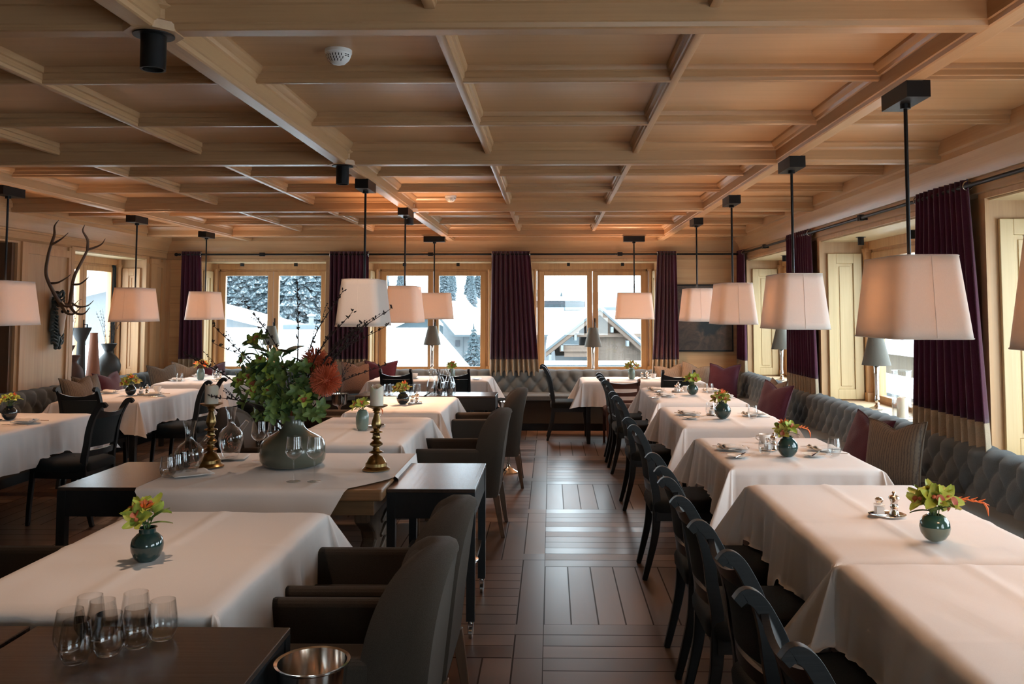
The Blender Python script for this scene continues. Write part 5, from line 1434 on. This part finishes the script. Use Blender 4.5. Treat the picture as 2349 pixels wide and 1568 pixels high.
MB().ball((.115, -.05, .055), .019, 6).ball((.115, .05, .055), .019, 6).build('eye_socket', 'black', so)
for sy in (-1, 1):
    S = lambda x, y, z: (.06 + x, sy * y, z)
    an = MB()
    beam = path([S(.0, .03, .14), S(.05, .08, .13), S(.02, .17, .26), S(-.01, .27, .45), S(.04, .335, .64), S(.09, .365, .78)], 8)
    m = len(beam); an.tube(beam, [.024 - .010 * q / m for q in range(m)], 10)
    an.tube([S(0, .03, .12), S(.02, .045, .145)], [.030, .027], 10)
    for pts, r in (([S(.05, .08, .13), S(.12, .09, .04), S(.21, .10, .03), S(.28, .09, .10)], .017), ([S(.045, .10, .16), S(.13, .13, .11), S(.22, .15, .12), S(.29, .15, .18)], .013),
                   ([S(.0, .215, .36), S(.09, .22, .37), S(.17, .20, .42), S(.21, .19, .46)], .013), ([S(.085, .36, .77), S(.10, .33, .88), S(.07, .28, .98), S(.10, .26, 1.05)], .017), ([S(.085, .36, .77), S(.16, .39, .80), S(.23, .40, .84), S(.28, .38, .90)], .014)):
        pp = path(pts, 5); m = len(pp); an.tube(pp, [r * (1 - .88 * (q / m) ** 1.5) for q in range(m)], 8)
    an.build('antler', 'antler', tp, angle=70)

# ---------------------------------------------------------------- vases in the left window niche
zs = .716
def niche(label, prof, mat, x, y, name='floor_vase', sc=1): return lathe_thing(name, hollow([(r * sc, z * sc) for r, z in prof], .006), mat, label, 'vase', (x, y, zs), 36)
JR = [(0, 0), (.07, 0), (.10, .03), (.145, .12), (.15, .19), (.13, .26), (.09, .31), (.055, .345), (.05, .37), (.075, .42), (.10, .47)]
niche('reddish brown bellied clay jar on the left sill, leftmost', JR, 'clay', XL - .17, 10.15, 'clay_jar', .78)
niche('dark grey round clay jar on the left sill, rightmost', JR, 'clay_g', XL - .20, 11.02, 'clay_jar', 1.0)
niche('tall orange brown tapering vase on the left sill', [(0, 0), (.085, 0), (.080, .10), (.060, .35), (.042, .60), (.045, .62)], 'clay_o', XL - .16, 10.58, 'clay_vase')
niche('brown clay vase with spread lip behind the left jar', [(0, 0), (.06, 0), (.08, .08), (.075, .22), (.045, .36), (.05, .42), (.085, .50)], 'clay', XL - .34, 10.33, 'clay_vase', .95)
niche('tall black flared vase behind the orange one', [(0, 0), (.07, 0), (.06, .30), (.055, .52), (.12, .68), (.125, .70)], 'clay_g', XL - .35, 10.62, 'clay_vase', .98)
def twigs(label, x, y, z, n, hgt, spread, seed):
    r3 = random.Random(seed); t = thing('twig_bunch', label, 'branches', (x, y, z))
    for i in range(n):
        e = Vector((r3.uniform(-.3, .3) * spread, r3.uniform(-1, 1) * spread, hgt * r3.uniform(.7, 1))); pts = path([(0, 0, -.25), e * .45 + Vector((0, r3.uniform(-.04, .04), 0)), e], 6); mb = MB().tube(pts, [.003 * (1 - .7 * q / len(pts)) for q in range(len(pts))], 5)
        for q in range(14):
            p = pts[r3.randrange(5, len(pts))]; d = Vector((r3.uniform(-1, 1), r3.uniform(-1, 1), r3.uniform(0, 1))).normalized(); mb.tube([p, p + d * .008, p + d * .016], [.0015, .004, .0006], 4)
        q = pts[7]; mb.tube([q, q + Vector((0, r3.uniform(-.12, .12), .14))], [.0015, .0005], 4)
        mb.build('twig', 'bark', t)
twigs('thin budded twigs in the brown vase on the left sill', XL - .34, 10.33, zs + .42, 7, .62, .20, 1)
twigs('thin budded twigs in the dark grey jar on the left sill', XL - .20, 11.02, zs + .42, 8, .60, .30, 2)
# dark drawn curtain strip inside that window
o = MB().grid(lambda u, v: (XL - .36 + .018 * math.sin(u * 20), 11.36 + u * .14, .74 + 1.5 * v), 24, 4).build('blind', simple('dark blue blind', (.012, .035, .05), .9), angle=80, solid=.004)
tag(o, 'narrow dark blue blind hanging in the left vase window', 'curtain')
# ================================================================ OUTSIDE
def hill(x, y):
    """height of the snowy ground beyond the houses"""
    b = -5.0 + max(0, min(12, y - 48)) * .42 + max(0, y - 60) * .03
    left = max(0, min(1, (-x - 3) / 22)); b += max(0, y - 62) * (.06 + .24 * left) * (1 if x < -6 else 0) ; b = min(b, .15 + max(0, -x) * .30) if x > -6 else b
    return b + noise.noise(Vector((x * .05, y * .05, 0))) * .8 * min(1, max(0, (y - 40) / 30))
gm = MB().grid(lambda u, v: (-130 + 260 * u, 13.5 + 190 * v ** 1.4, hill(-130 + 260 * u, 13.5 + 190 * v ** 1.4)), 70, 60).build('snow_ground', 'snow', angle=80)
struct(gm)
g2 = MB().grid(lambda u, v: ((5 + 90 * v ** 1.5) , -60 + 73.5 * u, -5.0), 10, 10).grid(lambda u, v: (-(7.2 + 90 * v ** 1.5), -60 + 73.5 * u, -4.0), 10, 10).build('snow_field', 'snow'); struct(g2)
mt = MB().grid(lambda u, v: (-160 + 620 * u, 330 + 120 * v, -8 + (16 + 12 * noise.noise(Vector((u * 7.0, 0, 5))) + 6 * noise.noise(Vector((u * 33, v * 2, 1))) + 9 * math.exp(-((u - .33) / .035) ** 2)) * math.sin(min(1, v * 1.3) * PI / 2)), 90, 20).build('mountain', 'mountain', angle=80)
struct(mt)
def conifer_meshes(seed):
    r3 = random.Random(seed); mb = MB(); H_ = 12.0; lv = 30
    for k in range(lv):
        z = .9 + (H_ - 1.2) * (k / lv) ** .92; rad = 2.6 * (1 - k / lv) ** .85 + .18
        nb = 15 if k < 20 else 8
        for i in range(nb):
            a = 2 * PI * (i + r3.random() * .7) / nb + k; r_ = rad * r3.uniform(.72, 1.12); dz = -r_ * r3.uniform(.28, .42)
            c, s = math.cos(a), math.sin(a); wv = .17 * r_ + .07
            p = [(0, 0, z + .12), (c * r_ * .45 - s * wv, s * r_ * .45 + c * wv, z + dz * .35 - .10), (c * r_ * .55, s * r_ * .55, z + dz * .30 + .12), (c * r_ * .45 + s * wv, s * r_ * .45 - c * wv, z + dz * .35 - .10), (c * r_, s * r_, z + dz),
                 (c * r_ * .8 - s * wv * .55, s * r_ * .8 + c * wv * .55, z + dz * .85 - .12), (c * r_ * .8 + s * wv * .55, s * r_ * .8 - c * wv * .55, z + dz * .85 - .12)]
            mb.add(p, [(0, 1, 2), (0, 2, 3), (1, 5, 2), (2, 6, 3), (5, 4, 2), (2, 4, 6)])
    mb.lathe([(.12, H_ - .6), (0, H_ + .3)], 5)
    return mb
protos = []
for s_ in range(3):
    t = thing('fir_tree', 'x', 'tree'); conifer_meshes(s_).build('foliage', 'fir', t, smooth=False)
    MB().lathe([(.20, -1.0), (.16, 2), (.03, 11.5)], 7).build('trunk', 'bark', t); protos.append(Proto(t))
r4 = random.Random(21); trees = []
# forest on the left slope, seen through the left window and partly the middle one
for _try in range(20000):
    if len(trees) >= 125: break
    if len(trees) < 92: y = 60 + 34 * r4.random() ** 1.4; fx = r4.uniform(-.40, -.255)
    else:
        y = r4.uniform(76, 93); fx = r4.choice((r4.uniform(-.235, -.17), r4.uniform(-.135, -.115), r4.uniform(-.10, -.085)))
    x = fx * y
    if any((x - a) ** 2 + (y - b) ** 2 < 2.2 for a, b, _ in trees): continue
    trees.append((x, y, r4.uniform(.65, 1.0) if fx < -.25 else r4.uniform(.14, .30)))
NTH = 'leftmost second third fourth fifth sixth seventh eighth ninth tenth eleventh twelfth thirteenth fourteenth fifteenth sixteenth seventeenth eighteenth nineteenth twentieth'.split()
def band(x, y):
    if x / y < -.25: return ('left' if x / y < -.325 else 'right', sum(y > q for q in (63, 67, 72, 78, 85)))
    return ('slope left' if x / y < -.15 else 'slope right', sum(y > q for q in (81, 86, 90)))
bands = {}
for t_ in trees: bands.setdefault(band(t_[0], t_[1]), []).append(t_)
i = 0
for (pane, row), ts in bands.items():
    for k, (x, y, s) in enumerate(sorted(ts, key=lambda q: q[0] / q[1])):
        nth = NTH[k] + ('' if k == 0 else ' from left'); rw = ['first', 'second', 'third', 'fourth', 'fifth', 'sixth'][row]
        if 'slope' in pane: lb = 'small snowy fir on the slope, %s in row %s, middle window %s pane' % (nth, rw, pane.split()[1]); gp = 'small firs on the open slope'
        else: lb = 'snow-dusted dark forest fir, %s in %s row, left window %s pane' % (nth, rw, pane); gp = 'snow-dusted firs of the forest'
        protos[i % 3].at((x, y, hill(x, y) - .3), r4.uniform(0, 6), lb, gp, scale=s); i += 1
protos[1].at((-2.71, 30, -3.0), .5, 'single small snowy fir beside the white house, middle window', 'single fir', scale=.345)
protos[2].at((1.9, 150, 2.2), .5, 'tiny distant fir beside the far flat-roofed building', 'distant fir', scale=.22)

def gable(name, label, x0, x1, y0, y1, ze, zr, mats=('plaster', 'snow'), over=.6, rt=.35):
    t = thing(name, label, 'building', ((x0 + x1) / 2, (y0 + y1) / 2, -5)); cx, cy = (x0 + x1) / 2, (y0 + y1) / 2; hw, hl = (x1 - x0) / 2, (y1 - y0) / 2; e, r_ = ze + 5, zr + 5
    MB().prism([(-hw, 0), (hw, 0), (hw, e), (0, r_), (-hw, e)], -hl, hl).build('walls', mats[0], t, smooth=False)
    sl = (r_ - e) / hw; ov = over
    for s in (-1, 1):
        MB().prism([(0, r_), (s * (hw + ov), e - ov * sl), (s * (hw + ov), e - ov * sl + rt), (0, r_ + rt)], -hl - ov, hl + ov).build('roof_slope', mats[1], t, smooth=False)
    return t
# snowy shingle roof sloping down below the left and middle windows
t = thing('shed_roof', 'big snowy shingle roof sloping down below the left and middle windows', 'roof', (0, 20, -5))
def slope(u, v):
    xr = -4.55 - (-1) * 0 ; x = -14.5 + (9.95 + 2.75 * (1 - v)) * u
    return (x, 14 * v, 5.05 + .72 * v)
MB().grid(slope, 12, 24).build('snow_covered_slope', 'snowroof', t, solid=.3, smooth=False)
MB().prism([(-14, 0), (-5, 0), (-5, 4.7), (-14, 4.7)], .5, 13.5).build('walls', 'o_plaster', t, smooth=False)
t2 = thing('roof_hood', 'boxy pale grey metal roof housing with flue, left window', 'chimney', (-9.65, 34.2, 0))
MB().box(-.78, .66, -1.2, .6, .2, 1.06).build('housing', 'o_metal', t2, smooth=False, bevel=.03)
MB().lathe([(.10, 1.0), (.10, 1.35), (.17, 1.37), (.17, 1.43), (0, 1.50)], 14, (.17, -.6, 0)).build('flue', 'o_plaster', t2)
t3 = MB().lathe([(.09, 0), (.09, .82), (.13, .84), (.05, .95), (0, .97)], 12).build('chimney_pipe', 'o_plaster'); t3.location = (-8.9, 31, -.35); tag(t3, 'slim white chimney pipe on the snowy roof, left window', 'chimney')
t = thing('snowy_house', 'house with broad snowy roof at the left side of the left window', 'building', (-19, 37, -5))
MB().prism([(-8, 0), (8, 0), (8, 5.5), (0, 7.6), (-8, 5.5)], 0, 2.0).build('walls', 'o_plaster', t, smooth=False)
for s in (-1, 1): MB().prism([(0, 7.55), (s * 8.7, 5.42), (s * 8.7, 5.72), (0, 7.93)], -1, 2.2).build('roof_slope', 'snow', t, smooth=False)
t = thing('barn', 'low dark gabled barn beyond the snowy roof, middle window', 'building', (-8.35, 55, -5))
MB().prism([(-2.6, 0), (2.6, 0), (2.6, 5.05), (0, 6.25), (-2.6, 5.05)], 0, 7).build('walls', 'darkgable', t, smooth=False)
for s in (-1, 1): MB().prism([(0, 6.28), (s * 3.0, 4.90), (s * 3.0, 5.0), (0, 6.40)], -.6, 7).build('roof_slope', 'snow', t, smooth=False)
wb = MB()
for k in range(6): wb.box(-.9 + k * .30, -.70 + k * .30, -.06, 0, 5.1, 5.22)
wb.build('window_strip', 'o_plaster', t, smooth=False)
t = thing('white_house', 'white rendered house with snowy roof right of the middle window', 'building', (-4.3, 36, -5))
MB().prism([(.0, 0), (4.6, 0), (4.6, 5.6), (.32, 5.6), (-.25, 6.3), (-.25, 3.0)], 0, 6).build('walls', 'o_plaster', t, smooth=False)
MB().grid(lambda u, v: (-.32 + .55 * (1 - u) * 0 + (5.0 + .3) * u, -.7 + 9 * v, 5.62 + .02 + 1.05 * v + .72 * max(0, 1 - u * 9)), 40, 6).build('roof', 'snow', t, solid=.12, smooth=False)
MB().prism([(-.38, 6.30), (.30, 5.52), (4.9, 5.52), (4.9, 5.60), (.34, 5.60), (-.34, 6.40)], -.78, -.70).build('eaves', 'o_metal', t, smooth=False)
MB().box(.28, .46, -.05, .0, 5.10, 5.36).build('window', 'o_facade', t, smooth=False)
MB().tube([(.62, -.07, 0), (.62, -.07, 5.6)], .02, 6).build('downpipe', 'o_metal', t)
# chalet gable before the right window
t = thing('chalet', 'weathered larch chalet gable with broad snowy eaves, right end wall window', 'building', (1.387, 24, -5))
MB().prism([(-.30, 0), (1.9, 0), (1.9, 5.1), (0, 6.45), (-.30, 6.3)], .5, 9).build('walls', 'chalet', t, smooth=False)
MB().prism([(-1.25, 0), (-.30, 0), (-.30, 5.3), (-1.25, 5.3)], .8, 9).build('side_wall', 'o_plaster', t, smooth=False)
for s, ex, ez in ((-1, -1.52, 5.52), (1, 1.75, 5.15)):
    def pr(o0, o1, y0, y1, n, m): MB().prism([(0, 6.70 + o0), (ex, ez + o0), (ex, ez + o1), (0, 6.70 + o1)], y0, y1).build(n, m, t, smooth=False)
    pr(-.075, 0, 0, 9, 'roof_edge', 'o_metal'); pr(0, .09, .12, 9, 'roof_snow', 'snow'); pr(-.20, -.08, .05, .12, 'verge_board', 'chaletbeam')
    pr(-.22, -.10, .12, 8.5, 'soffit', 'chaletbeam')
    pb = MB()
    for k in (.20, .45, .70, .92):
        x = ex * k; z = 6.70 + (ez - 6.70) * k - .40
        pb.box(x - .035, x + .035, .05, .6, z, z + .16)
    pb.build('purlins', 'o_plaster', t, smooth=False)
MB().box(-1.13, -.2, .15, .40, 5.45, 5.62).box(-1.0, -.2, .2, .45, 5.30, 5.45).box(-.75, 1.2, .25, .5, 5.86, 5.96).build('tie_beam', 'chaletbeam', t, smooth=False)
MB().tube([(-.42, .3, 5.3), (-.25, .45, 5.12)], .02, 6).build('brace', 'o_metal', t)
t = thing('balcony_wall', 'snow-topped pale parapet just below the right end wall window', 'wall', (1.6, 19.5, -5))
MB().box(-2.2, 3, -.10, .10, 0, 5.38).build('wall_body', 'o_metal', t, smooth=False); MB().box(-2.3, 3, -.2, .2, 5.38, 5.46).build('snow_cap', 'snow', t, bevel=.03, smooth=False)
t = thing('long_snow_roof', 'broad snowy roof behind the chalet gable', 'roof', (6, 44, -5))
MB().grid(lambda u, v: (-7 + 30 * u, 9 * v, 5.45 + 1.05 * v), 4, 4).build('roof', 'snow', t, solid=.15, smooth=False)
MB().box(-7, 23, 9.1, 9.4, 6.62, 6.80).build('ridge_band', 'o_metal', t, smooth=False); MB().box(-6.5, 22.5, .4, 9, 0, 5.3).build('walls', 'o_metal', t, smooth=False)
t = thing('hotel', 'far flat-roofed grey building in the snow, right end wall window', 'building', (1.2, 105, -2))
MB().box(-4, 3.0, 0, 6, 0, 4.7).build('walls', 'o_facade', t, smooth=False); MB().box(-4.5, 2.8, -1, 6, 4.75, 5.0).build('roof', 'snow', t, smooth=False); MB().box(-4.2, 1.2, -.5, 6, 5.0, 5.3).build('upper_roof', 'snow', t, smooth=False)
MB().box(-4.2, 3.4, -1.3, 0, 3.75, 3.85).build('balcony', 'o_plaster', t, smooth=False)
mb = MB()
for k in range(6):
    for q in range(2): mb.box(-2.2 + k * .72, -1.6 + k * .72, -.06, .02, 3.35 + q * .62, 3.7 + q * .62)
mb.build('window_band', 'darkgable', t, smooth=False)
t = thing('neighbour_house', 'neighbouring house with snowy roof seen through the right niche window', 'building', (12, 15, -5))
MB().box(-4, 4, -6, 6, 0, 5.9).build('walls', 'o_wood', t, smooth=False); MB().grid(lambda u, v: (-4.6 + 5 * u, -6.5 + 13 * v, 5.8 + 1.6 * u), 3, 3).build('roof_slope', 'snowroof', t, solid=.3, smooth=False)
t = thing('terrace_wall', 'snow-topped terrace wall outside the right niche window', 'wall', (5.6, 10, -5)); MB().box(-.3, .3, -8, 8, 0, 5.35).build('wall_body', 'o_metal', t, smooth=False); MB().box(-.4, .4, -8, 8, 5.35, 5.5).build('snow_cap', 'snow', t, smooth=False)
